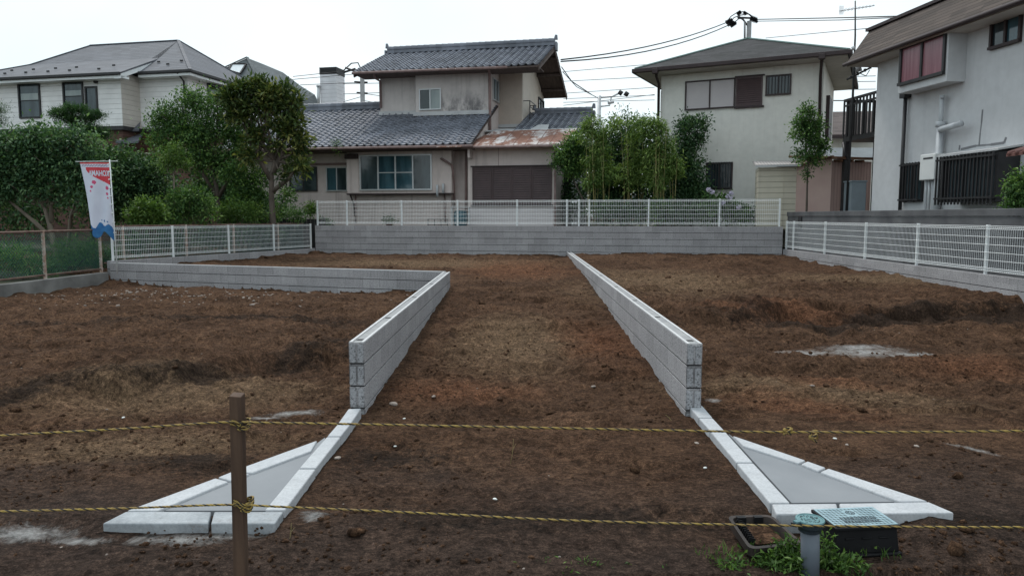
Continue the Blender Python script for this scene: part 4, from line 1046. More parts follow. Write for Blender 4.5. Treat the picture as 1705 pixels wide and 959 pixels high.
# ================================================================== left white house
D_ = 33; P0 = at_y(313, 150, D_); L_ = Fr(P0.x, P0.y, -12)
lx = lambda px, py, ly: L_.q(px, py, ly)[0]; lz = lambda px, py, ly: L_.q(px, py, ly)[1]
t = thing('siding_house', 'white two storey house with hipped grey roof and black window frames at left', 'house', L_.o, L_.a)
M['siding'] = banded('white_siding', (.88,.87,.86), .215, .55, 2, .07, rough=.7, bd=.02)
M['sidingb'] = banded('beige_siding', (.58,.54,.49), .215, .6, 2, .07, rough=.7)
M['brick'] = banded('brick', (.13,.065,.05), .075, .6, 2, .15, (.09,.05,.04), streak=.3)
M['shingle'] = banded('grey_shingle', (.13,.135,.155), .11, .6, 2, .12, (.105,.11,.125), streak=.12, rough=.7, bd=.03)
M['greenshingle'] = banded('green_grey_shingle', (.135,.148,.155), .12, .6, 2, .12, (.11,.124,.13), streak=.12, rough=.8)
FY = -1.15; ov = .5; xc = lx(203, 180, FY); xw = 0; xl = lx(-60, 180, FY)
zE = lz(250, 123, -.55); zb = lz(260, 214, 0); dep = 5.4
zEf = lz(100, 130, FY-.5)
# hip roof
ov = .5; ex0, ex1 = xl-ov, xw+ov; ey0, ey1 = FY-ov, dep+ov; ry = (ey1-ov)/2; zR = lz(230, 74, ry)
rx0, rx1 = lx(151, 77, ry), lx(297, 70, ry)
yf = -ov
zf2 = zE + .05; sl = sl2 = (zR-zf2)/(ry-yf); zfe = lz(120, 126.5, ey0); ym_ = yf+1.3; zm_ = zf2+1.3*sl; zy = lambda y: zfe + (y-ey0)*(zm_-zfe)/(ym_-ey0)
mb = MB(); mb.box(xl, xc, FY, dep, zb, zfe+.1); mb.box(xc-.02, xw, 0, dep, zb, zE+.05); mb.build('upper_wall', M['siding'], t, bevel=0)
mb = MB(); mb.box(xc, xc+.004, FY+.005, -.0, zb, zE-.02); mb.build('return_wall', M['sidingb'], t)
mb = MB(); mb.box(xl+.1, xc-.1, FY+.1, dep, .5, zb-.17); mb.box(xc-.1, xw-.1, .1, dep, .5, zb-.17); mb.build('brick_wall', M['brick'], t)
mb = MB(); mb.box(xl, xc+.03, FY-.03, dep, zb-.17, zb-.003); mb.box(xc+.03, xw+.03, -.03, dep, zb-.17, zb-.003); mb.build('band_board', M['dark'], t)
mb = MB()
nx0 = xc+.45; 
q = [(ex0-6,ey0,zfe),(nx0,ey0,zfe),(nx0,yf,zy(yf)-.0),(rx1,ry,zR),(rx0,ry,zR)]
kx0 = ex0 + (rx0-ex0)*(ym_-ey0)/(ry-ey0)
mb.slab([(ex0,ey0,zfe),(nx0,ey0,zfe),(nx0,ym_,zm_),(kx0,ym_,zm_)], (0,0,1), .06)
mb.slab([(kx0,ym_,zm_),(nx0,ym_,zm_),(rx1,ry,zR),(rx0,ry,zR)], (0,0,1), .06)
# right part front slope and right hip
mb.slab([(nx0-.4,yf,zf2),(ex1,yf,zf2),(rx1,ry,zR),(nx0-.4,ym_,zm_-.004)], (0,0,1), .06)
mb.slab([(ex1,yf,zf2),(ex1,ey1,zf2),(rx1,ry,zR+.012)], (0,0,1), .06)
mb.slab([(ex1,ey1,zfe),(ex0,ey1,zfe),(rx0,ry,zR),(rx1,ry,zR)], (0,0,1), .06)
mb.slab([(ex0,ey0,zfe),(kx0,ym_,zm_),(ex0,ry,zfe)], (0,0,1), .05); mb.slab([(ex0,ry,zfe),(kx0,ym_,zm_),(rx0,ry,zR)], (0,0,1), .05); mb.slab([(ex0,ey1,zfe),(ex0,ry,zfe),(rx0,ry,zR)], (0,0,1), .05)
mb.build('roof', M['shingle'], t)
mb = MB(); 
for a, b in (((rx0,ry,zR+.07),(rx1,ry,zR+.07)), ((rx1,ry,zR+.07),(ex1,yf,zf2+.07)), ((rx1,ry,zR+.07),(ex1,ey1,zf2+.07)), ((rx0,ry,zR+.07),(kx0,ym_,zm_+.07)), ((kx0,ym_,zm_+.07),(ex0,ey0,zfe+.07))): mb.beam(a, b, .14, .04)
mb.build('ridge_cap', M['shingle'], t)
mb = MB(); mb.box(ex0, nx0, ey0-.1, ey0, zfe-.06, zfe+.06); mb.box(nx0-.1, ex1+.1, yf-.1, yf, zf2-.06, zf2+.06); mb.box(ex1, ex1+.1, yf, ey1, zf2-.06, zf2+.06); mb.build('gutter', M['dark'], t, bevel=.02)
mb = MB(); mb.box(ex0, nx0-.02, ey0+.01, FY, zfe-.17, zfe-.07); mb.box(nx0-.1, ex1-.02, yf+.01, 0, zf2-.18, zf2-.07); mb.box(xw, ex1-.03, 0, ey1, zf2-.18, zf2-.07); mb.slab([(nx0-.35,ey0,zfe-.2),(nx0-.02,ey0,zfe-.2),(nx0-.02,ym_,zm_-.22),(nx0-.35,ym_,zm_-.22)],(0,0,1),.19); mb.build('soffit', M['white'], t)
for k, px in enumerate((8,20,43,56,80,93,116,128,165,190,240,265,280,303)):
    y = ey0+.55 if px < 200 else yf+.5; z_ = (zy(y) if px < 200 else zf2+(y-yf)*sl2)+.08; y += .28*(k%2); z_ += .28*(k%2)*sl
    x = lx(px, 115, y); mb = MB(); mb.box(x-.07, x+.07, y-.03, y, z_, z_+.07); mb.build('snow_guard', M['dark'], t)
FF = face('front', 0, FY)
for r_, n_ in (((34,141,66,195),1), ((108,138.5,137.5,171+12),1), ((145,147,161,186),1)):
    a0, a1, z0, z1 = L_.rect(*r_, FY); wd = window(t, FF, a0, a1, z0, z1, n_, 'dark', 'glass', .07, .06, mids=(.5,) if r_[2]-r_[0] > 20 else (), sill=False)
    if r_[2]-r_[0] > 20:
        mb = MB(); fbox(mb, FF, a0+.05, a1-.05, .014, .018, z0+(z1-z0)*.52, z0+(z1-z0)*.72); mb.build('blind', M['glasspale'], wd)
mb = MB(); x = lx(161,136,FY); mb.lathe([(0,-.08),(.08,-.05),(.1,0),(.08,.05),(0,.08)], (x, FY-.06, lz(161,137,FY)), 12); mb.build('vent_cover', M['dark'], t)
y0_, y1_ = L_.qx(346,140,0)[0], L_.qx(377,150,0)[0]; zz1, zz0 = L_.qx(350,134,0)[1], L_.qx(350,168,0)[1]
FR = face('right', 0, 0); window(t, FR, y0_, y1_, zz0, zz1-.35, 2, 'dark', 'glass', .07, .06)
mb = MB(); fbox(mb, FR, y0_-.1, y1_+.1, 0, .22, zz1-.3, zz1); mb.build('shutter_box', M['dark'], t, bevel=.02)
pipe(t, [(xw-.12,yf-.02,zf2-.05),(xw-.12,-.1,zf2-.35),(xw-.1,-.06,zb-.5)], .04, 'dark')
mb = MB(); x = lx(208,160,0); mb.slab([(lx(201,240,-1),-1.3,lz(215,240,-1)),(lx(238,240,-1),-1.3,lz(238,240,-1)),(lx(238,228,0),0,lz(238,226,0)),(lx(208,228,0),0,lz(208,226,0))],(0,0,1),.08)
mb.slab([(lx(210,222,-.5),-.6,lz(210,221,-.5)),(lx(234,222,-.5),-.6,lz(234,219,-.5)),(lx(234,206,.0),0,lz(234,204,.0)),(lx(222,206,.0),0,lz(222,206,.0))],(0,0,1),.06)
mb.build('porch_roof', M['shingle'], t)
mb = MB(); mb.box(ex1-.3, ex1+3.2, .5, 5, .5, 4.1); mb.build('ground_floor_wing', M['brick'], t)

# ================================================================== far grey-green roof house with chimney
KF = Fr(0, 47, -12); kx = lambda px, py, ly=0: (KF.q(px, py, ly)[0], ly, KF.q(px, py, ly)[1])
t = thing('gambrel_house', 'grey green shingled roof with skylight and white chimney behind the tiled house', 'house', KF.o, KF.a)
A_ = Vector(kx(412,97,2.5)); mb = MB()
c1 = Vector(kx(377,113,0)); fl_ = Vector(kx(340,195,-1.5)); fr_ = Vector(kx(462,190,-1.5)); 
pn = (fl_-A_).cross(fr_-A_).normalized()
if pn.y > 0: pn = -pn
def onpl(px, py):
    P = at_plane(px, py, KF.o + KF.ex*A_.x + KF.ey*A_.y + Vector((0,0,A_.z)), (KF.ex*pn.x + KF.ey*pn.y + Vector((0,0,pn.z)))); v = P-KF.o; return Vector((v.dot(KF.ex), v.dot(KF.ey), P.z))
mb.poly([A_, onpl(372,115), onpl(330,134), fl_, fr_])
prof = [A_, Vector(kx(440,108,3.5)), Vector(kx(471,121,4.5)), Vector(kx(500,143,5.5)), Vector(kx(524,158,6.5)), Vector(kx(531,172,7)), Vector(kx(533,200,7))]
base_ = [A_, Vector(kx(425,122,1.5)), Vector(kx(437,145,.5)), Vector(kx(448,165,-.5)), Vector(kx(456,178,-1.2)), fr_, Vector(kx(480,215,-1.5))]
n = len(prof); mb.add(prof+base_, [(i, n+i, n+i+1, i+1) for i in range(n-1)])
mb.build('roof', M['greenshingle'], t)
mb = MB()
for i in range(n-1): mb.beam(base_[i]+Vector((0,-.05,.04)), base_[i+1]+Vector((0,-.05,.04)), .2, .06)
mb.beam(A_+Vector((0,-.05,.05)), onpl(330,134)+Vector((0,-.05,.05)), .16, .06); mb.build('hip_cap', M['greenshingle'], t)
pn = (fl_-A_).cross(fr_-A_).normalized()
if pn.y > 0: pn = -pn
M['skyl'] = pm('skylight_glass', (.75,.78,.8), (.7,.74,.77), 2, .15, spec=.8)
q = [onpl(382,119), onpl(388,109), onpl(411,109), onpl(401,125)]; mb = MB(); mb.slab(q, pn, .1); sk = mb.build('skylight', M['skyl'], t)
mb = MB()
for i in range(4): mb.beam(q[i]+pn*.1, q[(i+1)%4]+pn*.1, .12, .1)
mb.build('frame', M['dark'], sk)
mb = MB(); mb.box(fl_.x, fr_.x+6, 0, 6, .5, 5.0); mb.build('wall', M['sidingb'], t)
q0 = kx(534,180,1.5); q1 = kx(561,180,1.5); zt_c = kx(548,112,1.5)[2]; zbk = kx(548,124,1.5)[2]
yb_c = 1.5+1.3
M['chimsid'] = banded('chimney_siding', (.78,.77,.8), .26, .5, 2, .07)
mb = MB(); mb.box(q0[0], q1[0], 1.5, yb_c, 4, zbk); c_ = mb.build('chimney', M['chimsid'], t)
mb = MB()
for k in range(6): mb.box(q0[0]-.03, q1[0]+.03, 1.47, yb_c+.03, zbk+(zt_c-zbk)*k/6+.01, zbk+(zt_c-zbk)*(k+.8)/6)
mb.box(q0[0]+.05, q1[0]-.05, 1.55, yb_c-.05, zbk, zt_c-.05); mb.build('louvre_cap', M['dark'], c_)
mb = MB(); a = Vector(kx(530.5,178,1.4)); b = Vector(kx(530.5,145,1.4)); mb.tube([a, b], .11, 10); mb.tube([b, b+Vector((0,0,.1))], .15, 10); mb.build('flue_pipe', M['alum'], t, True)

# ================================================================== cream hip roof house
C_ = Fr(5.23, 27.35, -26); cx = lambda px, py, ly: C_.q(px, py, ly)[0]; cz = lambda px, py, ly: C_.q(px, py, ly)[1]
t = thing('hip_roof_house', 'cream plaster house with dark hipped roof and brown louvred shutters', 'house', C_.o, C_.a)
M['cream'] = stucco('cream_plaster', (.72,.70,.65), (.42,.38,.33), .35)
M['darkshingle'] = banded('dark_shingle', (.04,.038,.042), .085, .5, 2, .14, (.024,.025,.025), streak=.3, rough=.85, bd=.04)
g = None
xw1 = cx(1369, 200, 0); dep = 5.6; ov = .75
ze = cz(1250, 100, -ov)
mb = MB(); mb.box(0, xw1, 0, dep, .9, ze-.14); mb.build('wall', M['cream'], t)
ax_, ay_ = xw1/2, dep/2
apz = cz(1245, 67, ay_); axx = cx(1245, 67, ay_)
c4 = [(-ov,-ov,ze),(xw1+ov,-ov,ze),(xw1+ov,dep+ov,ze),(-ov,dep+ov,ze)]; ap = (axx, ay_, apz)
mb = MB()
for i in range(4): mb.slab([c4[i], c4[(i+1)%4], ap], (0,0,1), .05)
mb.build('roof', M['darkshingle'], t)
M['verdigris'] = pm('verdigris_cap', (.20,.30,.27), (.25,.33,.31), 4, .7)
mb = MB()
for i in range(4): mb.beam(Vector(c4[i])+Vector((0,0,.07)), Vector(ap)+Vector((0,0,.07)), .13, .04)
mb.build('hip_cap', M['verdigris'], t)
M['soffit'] = pm('soffit_board', (.52,.48,.44), (.45,.41,.38), 3, .8)
mb = MB(); mb.box(-ov+.03, xw1+ov-.03, -ov+.03, dep+ov-.03, ze-.13, ze-.09); mb.build('soffit', M['soffit'], t)
mb = MB(); 
mb.box(-ov-.1, xw1+ov+.1, -ov-.11, -ov, ze-.11, ze+.03); mb.box(xw1+ov, xw1+ov+.11, -ov, dep+ov+.1, ze-.11, ze+.03); mb.box(-ov-.11, -ov, -ov, dep+ov+.1, ze-.11, ze+.03); mb.box(-ov, xw1+ov, dep+ov, dep+ov+.11, ze-.11, ze+.03)
mb.build('gutter', M['brown'], t, bevel=.02)
FC = face('front', 0, 0)
def crect(a, b, c_, d, ly=0): return C_.rect(a, b, c_, d, ly)
a0, a1, z0, z1 = crect(1143, 136.5, 1222, 181); M['palepanel'] = pm('pale_shutter', (.50,.46,.46), (.46,.42,.43), 2, .6)
z1 = cz(1143,138.5,0); z0 = cz(1143,182.5,0)
window(t, FC, a0, a1, z0, z1, 2, 'brown', 'palepanel', .045, .05)
b0, b1 = cx(1223.5,150,0), cx(1270,150,0); shutter(t, FC, b0+.04, b1, z0-.02, z1+.03, 1, 'louvre', .07)
mb = MB(); fbox(mb, FC, b0, b1+.06, 0, .09, z0-.09, z0-.03); fbox(mb, FC, b0, b1+.06, 0, .09, z1+.035, z1+.08); mb.build('shutter_frame', M['brown'], t, bevel=.01)
a0, a1, z0, z1 = crect(1277.5, 127.5, 1315, 156.5); w_ = window(t, FC, a0, a1, z0, z1, 2, 'brown', 'glass', .05, .05)
mb = MB(); 
for k in range(7): fbox(mb, FC, a0+(a1-a0)*(k+.5)/7-.012, a0+(a1-a0)*(k+.5)/7+.012, .04, .06, z0, z1)
mb.build('curtain_strip', M['dark'], w_)
a0, a1, z0, z1 = crect(1178, 273, 1217.5, 313); w_ = window(t, FC, a0, a1, z0, z1, 2, 'brown', 'glass', .05, .05)
for k in range(9):
    mb = MB(); x = a0+(a1-a0)*(k+.5)/9; mb.box(x-.012, x+.012, -.16, -.13, z0-.05, z1+.05); mb.build('bar', M['dark'], w_)
mb = MB(); mb.box(a0-.05,a1+.05,-.165,-.125,z1+.0,z1+.04); mb.box(a0-.05,a1+.05,-.165,-.125,z0-.02,z0+.02); mb.build('grille_rail', M['dark'], w_)
pipe(t, [(cx(1092,116,-ov-.05),-ov-.02,cz(1092,118,-ov)), (cx(1093,125,-.5),-.5,cz(1093,128,-.5)), (cx(1097,140,-.07),-.07,cz(1097,140,-.07)), (cx(1097,200,-.07),-.07,1.0)], .05, 'brown')
pipe(t, [(cx(1369,90,-ov-.05),-ov-.02,ze-.05), (cx(1368,98,-.4),-.4,ze-.3), (cx(1367,110,-.08),-.08,ze-.6), (cx(1367,200,-.08),-.08,1.0)], .05, 'brown')
for x in (cx(1092,116,-ov), cx(1369,90,-ov)):
    mb = MB(); mb.box(x-.1, x+.1, -ov-.14, -ov+.02, ze-.2, ze-.02); mb.build('rain_head', M['brown'], t, bevel=.02)
mb = MB(); mb.box(-.12, -.02, .4, 1.2, 1, ze-.6) ; mb.build('side_shutter_case', M['brown'], t)
mb = MB(); mb.box(xw1+.0, xw1+.12, 1.5, 3.2, ze-2.4, ze-1.0); mb.build('side_window_box', M['brown'], t)
# ================================================================== distant low house on the right
NF = Fr(0, 36, -8); t = thing('low_house', 'brown roofed cream house seen between the hip roof house and the balcony', 'house', NF.o, NF.a)
nx_ = lambda px, py, ly: NF.q(px, py, ly)[0]; nz_ = lambda px, py, ly: NF.q(px, py, ly)[1]
M['brownroof'] = banded('brown_shingle', (.12,.095,.09), .09, .55, 2, .14, streak=.2)
mb = MB(); mb.slab([(nx_(1368,228,-.6),-.6,nz_(1390,228,-.6)),(nx_(1462,226,-.6),-.6,nz_(1390,228,-.6)),(nx_(1462,190,2.5),2.5,nz_(1390,190,2.5)),(nx_(1368,190,2.5),2.5,nz_(1390,190,2.5))],(0,0,1),.1); mb.build('roof', M['brownroof'], t)
mb = MB(); mb.box(nx_(1364,228,0), nx_(1470,228,0), 0, 4, .9, nz_(1390,231,0)); mb.build('wall', M['cream'], t)
mb = MB(); mb.box(nx_(1368,229,-.65), nx_(1462,229,-.65), -.7, -.6, nz_(1390,231,-.65), nz_(1390,226,-.65)); mb.build('gutter', M['brown'], t)
# ================================================================== sheds
P = at_y(1262, 300, 23.2); SF = Fr(P.x, P.y, -14); t = thing('garden_shed', 'small cream shed with horizontal panels against the hip roof house', 'shed', SF.o, SF.a)
M['shedcream'] = banded('shed_panel', (.60,.55,.45), .17, .5, 2, .1)
sx = lambda px, py, ly=0: SF.q(px, py, ly)[0]; sz = lambda px, py, ly=0: SF.q(px, py, ly)[1]
mb = MB(); mb.box(0, sx(1328,300), 0, 1.2, .9, sz(1295,279)); mb.build('wall', M['shedcream'], t)
mb = MB(); x = sx(1304,300); mb.box(x-.02, x+.02, -.02, 0, 1, sz(1295,281)); mb.box(0,.05,-.02,0,1,sz(1295,281)); mb.build('door_frame', M['shedcream'], t)
M['tin2'] = banded('shed_tin', (.45,.42,.41), .09, .6, 0, .3, (.34,.3,.28))
mb = MB(); mb.slab([(-.1,-.18,sz(1295,277)),(sx(1330,270)+.05,-.18,sz(1295,277)),(sx(1330,270)+.05,1.3,sz(1295,277)+.22),(-.1,1.3,sz(1295,277)+.22)],(0,0,1),.04); mb.build('roof', M['tin2'], t)
mb = MB(); mb.box(-.1, sx(1330,270)+.05, -.2, -.16, sz(1295,278.5), sz(1295,275.5)); mb.build('fascia', M['flash'], t)
P = at_y(1384, 300, 22.2); SF = Fr(P.x, P.y, 20); t = thing('corrugated_shed', 'pink corrugated metal shed with brown timber eave beside the slim tree', 'shed', SF.o, SF.a)
M['pinktin'] = banded('pink_corrugated', (.42,.29,.26), .11, .72, 0, .35, (.38,.25,.22)); M['pinkflat'] = pm('pink_sheet', (.46,.33,.29), (.42,.29,.26), 2, .8)
M['timber'] = pm('brown_timber', (.16,.08,.045), (.1,.05,.03), 5, .8)
SG = Fr(P.x, P.y, -40)
zs = SF.q(1400, 268, 0)[1]
mb = MB(); mb.box(0, SF.q(1450,300,0)[0], 0, 1.6, .9, zs); mb.build('front_wall', M['pinktin'], t)
# left flank drawn in own orientation
mb = MB(); P1 = at_y(1327, 300, 22.9)-SF.o; a = Vector((P1.dot(SF.ex), P1.dot(SF.ey), 0)); b = Vector((0,0,0)); 
mb.add([(a.x,a.y,.9),(b.x,b.y-.003,.9),(b.x,b.y-.003,zs+.1),(a.x,a.y,zs-.12),(a.x+.2,a.y+1.5,.9),(b.x+.01,b.y+1.6,.9),(b.x+.01,b.y+1.6,zs+.1),(a.x+.2,a.y+1.5,zs-.12)],[(0,1,2,3),(7,6,5,4),(0,4,5,1),(1,5,6,2),(2,6,7,3),(3,7,4,0)]); mb.build('side_wall', M['pinkflat'], t)
mb = MB(); mb.beam((a.x,a.y-.08,zs-.10),(b.x-.1,b.y-.15,zs+.12),.12,.03); mb.slab([(-.15,-.35,zs+.02),(SF.q(1450,300,0)[0]+.1,-.35,zs+.02),(SF.q(1450,300,0)[0]+.1,1.7,zs+.2),(-.15,1.7,zs+.2)],(0,0,1),.07); mb.build('roof', M['timber'], t)
for x in (.1,.5,.9): 
    mb = MB(); mb.beam((x,-.3,zs-.02),(x,.02,zs-.0),.06,.07); mb.build('rafter', M['timber'], t)

# ================================================================== right grey house
RF = Fr(12.1-.12*20.0, 20.0, -83.16); rx_ = lambda px, py, ly=0: RF.q(px, py, ly)[0]; rz_ = lambda px, py, ly=0: RF.q(px, py, ly)[1]
t = thing('plaster_house', 'grey plaster house at right with steep brown shingle roof and pink curtained window', 'house', RF.o, RF.a)
M['greyplaster'] = stucco('grey_plaster', (.60,.60,.61), (.33,.33,.35), .35)
M['mansard'] = banded('brown_mansard', (.075,.056,.047), .105, .5, 2, .13, (.052,.04,.035), streak=.3, rough=.85, bd=.04)
x0 = rx_(1456, 230); Lw = 14.5; dp = 7
ez = rz_(1500, 89, -.6) - .0
ez0 = rz_(1410, 112, -.6); ez1 = rz_(1653, 12, -.6); EZ = (ez0+ez1)/2
mb = MB(); mb.box(x0, Lw, 0, dp, .7, EZ+.5); mb.build('wall', M['greyplaster'], t)
ya_, yk = -.6, .45; zk = rz_(1447, 53, yk); xe = rx_(1408, 113, ya_); xk = rx_(1447, 53, yk)

mb = MB(); mb.slab([(xe,ya_,EZ),(Lw,ya_,EZ),(Lw,yk,zk),(xk,yk,zk)],(0,1,.6),.07); mb.slab([(xk,yk,zk),(Lw,yk,zk),(Lw,3.6,zk+1.0),(xk,3.6,zk+1.0)],(0,0,1),.07)
mb.slab([(xk,3.6,zk+1.0),(Lw,3.6,zk+1.0),(Lw,7.6,EZ),(xe,7.6,EZ)],(0,0,1),.07); mb.build('roof', M['mansard'], t)
mb = MB(); mb.beam((xk-.05,yk-.02,zk+.04),(Lw,yk-.02,zk+.04),.12,.08); mb.build('kink_cap', M['brown'], t)
mb = MB(); mb.tube([(xe-.02,ya_-.04,EZ-.02),(Lw,ya_-.04,EZ-.02)], .055, 8); mb.build('gutter', M['brown'], t, True)
mb = MB(); mb.box(xe+.05, Lw, ya_+.02, 0, EZ-.08, EZ-.04); mb.box(xe+.05, x0, 0, dp, EZ-.08, EZ-.04); mb.build('soffit', M['soffit'], t)
FG = face('front', 0, 0)
# bay window
bo = .45; FB = face('front', 0, -bo)
a0, a1 = rx_(1501,100,-bo), rx_(1574,100,-bo); zt_w = (rz_(1501,81,-bo)+rz_(1574,56,-bo))/2; zb_w = (rz_(1501,144,-bo)+rz_(1574,119,-bo))/2
bx0, bx1 = rx_(1497.5,100,-bo), rx_(1578,100,-bo); bz0 = rz_(1498,156,-bo)
mb = MB(); mb.box(bx0, bx1, -bo, -.0, bz0, EZ-.05); mb.build('bay_box', M['greyplaster'], t, bevel=.01)
window(t, FB, a0+.05, a1-.05, zb_w+.04, zt_w-.04, 2, 'dark', 'glasspink', .07, .05)
# upper right window
a0, a1 = rx_(1655,50), rx_(1699,50); z0 = (rz_(1655,80)+rz_(1699,64))/2; z1 = z0+1.0
window(t, FG, a0, a1, z0, z1, 2, 'brown', 'glassblue', .06, .06, panes=['glass','glassblue'])
# barred window left of the heater
a0, a1 = rx_(1508,300), rx_(1537,300); z0, z1 = rz_(1520,333), rz_(1520,275); w_ = window(t, FG, a0, a1, z0, z1, 2, 'dark', 'glass', .05, .05)
for k in range(7):
    x = a0+(a1-a0)*k/6; mb = MB(); mb.box(x-.014, x+.014, -.16, -.13, z0-.05, z1+.05); mb.build('bar', M['dark'], w_)
mb = MB(); mb.box(a0-.05,a1+.05,-.17,-.12,z1-.02,z1+.02); mb.box(a0-.05,a1+.05,-.17,-.12,z0-.02,z0+.02); mb.build('grille_rail', M['dark'], w_)
# big grille bay
go = .5; a0, a1 = rx_(1566,300,-go), rx_(1660,290,-go); zt_g = (rz_(1566,264,-go)+rz_(1660,250,-go))/2; zb_g = (rz_(1566,338,-go)+rz_(1660,334,-go))/2
mb = MB(); mb.box(a0, a0+.06, -go, 0, zb_g, zt_g); mb.box(a1-.06, a1+.0, -go, 0, zb_g, zt_g); mb.box(a0+.06, a1-.06, -go, 0, zb_g, zb_g+.06); mb.box(a0+.06,a1-.06,-go,0,zt_g-.06,zt_g)
gb = mb.build('grille_bay', M['dark'], t)
mb = MB(); mb.slab([(a0-.06,-go-.06,zt_g+.01),(a1+.06,-go-.06,zt_g+.01),(a1+.06,0,zt_g+.10),(a0-.06,0,zt_g+.10)],(0,0,1),.04); mb.build('hood', M['flash'], gb)
window(t, face('front',0,-.38), a0+.11, a1-.11, zb_g+.11, zt_g-.11, 3, 'dark', 'glass', .04, .03)
mb = MB()
for k in range(5):
    x = a0+.5+k*.1; mb.box(x, x+.05, -.33, -.30, zb_g+.25, zb_g+.5)
mb = MB()
for k in range(17):
    x = a0+(a1-a0)*k/16; mb = MB(); mb.box(x-.014, x+.014, -go-.12, -go-.09, zb_g-.06, zt_g-.0); mb.build('bar', M['dark'], gb)
mb = MB(); mb.box(a0-.03,a1+.03,-go-.13,-go-.085,zt_g-.10,zt_g-.06); mb.box(a0-.03,a1+.03,-go-.13,-go-.085,zb_g+.06,zb_g+.10); mb.box(a0-.03,a0+.01,-go-.1,0,zb_g+.06,zb_g+.10); mb.box(a1-.01,a1+.03,-go-.1,0,zb_g+.06,zb_g+.10); mb.build('grille_rail', M['dark'], gb)
# pipes
R3 = lambda px, py, ly: (rx_(px,py,ly), ly, rz_(px,py,ly))
pipe(t, [R3(1508,157,-.1), (rx_(1508,157,-.1), -.1, .9)], .045, 'dark')
mb = MB(); q = R3(1508,157,-.1); mb.box(q[0]-.1,q[0]+.1,-.2,-.02,q[2]-.1,q[2]+.08); mb.build('rain_head', M['dark'], t)
pipe(t, [R3(1508,148,-.14), R3(1511,152,-.14)], .03, 'dark')
q = R3(1566,210,-.12); pipe(t, [(q[0],-.12,.9),(q[0],-.12,q[2])], .085, 'greypipe', 'flue'); pipe(t, [(q[0],-.12,q[2]-.1),(q[0],-.12,rz_(1573,158,-.12))], .05, 'greypipe', 'vent_pipe')
pipe(t, [(q[0],-.12,q[2]-.08),(q[0]+.15,-.22,q[2]-.10),(rx_(1600,212,-.3),-.3,q[2]-.06)], .07, 'greypipe', 'elbow')
pipe(t, [(q[0],-.12,rz_(1573,162,-.12)),(q[0]+.12,-.2,rz_(1573,162,-.12))], .035, 'greypipe', 'vent_tip')
mb = MB(); mb.tube([(q[0],-.12,q[2]-.02),(q[0],-.12,q[2]+.1)], .105, 12); mb.build('flue_collar', M['greypipe'], t, True)
h0, h1 = rx_(1531,280,-.28), rx_(1556,280,-.28); hz0, hz1 = rz_(1543,300,-.28), rz_(1543,257,-.28)
mb = MB(); mb.box(h0, h1, -.28, -.03, hz0, hz1); wh = mb.build('water_heater', M['heater'], t, bevel=.02)
mb = MB(); mb.box(h0+.12, h1-.08, -.284, -.28, hz1-.12, hz1-.08); mb.build('exhaust_slot', M['dark'], wh)
for k, xx in enumerate((.1,.2,.3)):
    pipe(t, [(h0+xx,-.15,hz0),(h0+xx+.02*k,-.15,hz0-.3),(h0+xx-.03,-.1,.9)], .028, 'greypipe' if k != 1 else 'alum', 'water_pipe')
# repaired cracks
M['crack'] = pm('crack_repair', (.22,.22,.23), None, 4, .9)
def strip(pts, w_=.035):
    mb = MB(); Q = [R3(a, b, -.004) for a, b in pts]
    for i in range(len(Q)-1): mb.beam(Q[i], Q[i+1], .008, w_*(1-.3*(i%2)), up=(0,0,1)) if abs(Q[i+1][0]-Q[i][0]) > abs(Q[i+1][2]-Q[i][2]) else mb.beam(Q[i], Q[i+1], w_*(1-.3*(i%2)), .008, up=(0,1,0))
    mb.build('crack_repair', M['crack'], t)
strip([(1636,183),(1634,205),(1632,222),(1630,243)]); strip([(1600,249),(1625,243),(1650,241),(1672,238)], .05); strip([(1672,238),(1675,229)], .05); strip([(1598,242),(1597,250)], .04)
# balcony
yb0, yb1 = .15, 1.2; bx_0 = rx_(1405,200,yb0); ztb = (rz_(1405,168,yb0)+rz_(1450,153,yb0))/2; zbb = rz_(1410,236,yb0)
mb = MB(); mb.box(bx_0, x0, yb0, yb1, zbb, zbb+.14); bal = mb.build('balcony', M['dark'], t)
for y in (yb0, yb1):
    mb = MB(); mb.box(bx_0, x0, y-.03, y+.03, ztb-.07, ztb); mb.box(bx_0, x0, y-.02, y+.02, ztb-.22, ztb-.17); mb.build('hand_rail', M['dark'], bal)
mb = MB(); mb.box(bx_0-.03, bx_0+.03, yb0, yb1, ztb-.07, ztb+.005); mb.build('hand_rail', M['dark'], bal)
k = 0
while bx_0+.16*k < x0-.05:
    for y in (yb0, yb1): MB().box(bx_0+.16*k-.03, bx_0+.16*k+.03, y-.015, y+.015, zbb+.14, ztb-.07).build('baluster', M['dark'], bal)
    k += 1
for y in np.arange(yb0+.15, yb1, .16): MB().box(bx_0-.015, bx_0+.015, y-.03, y+.03, zbb+.14, ztb-.07).build('baluster', M['dark'], bal)
for y in (yb0+.05, yb1-.05): MB().box(bx_0+.02, bx_0+.16, y-.06, y+.06, .7, zbb).build('post', M['dark'], bal)
pipe(t, [(bx_0+.02,yb0+.0,zbb-.02),(bx_0+.2,yb0-.05,zbb-.3),(bx_0+.3,yb0,zbb-.5)], .04, 'dark')
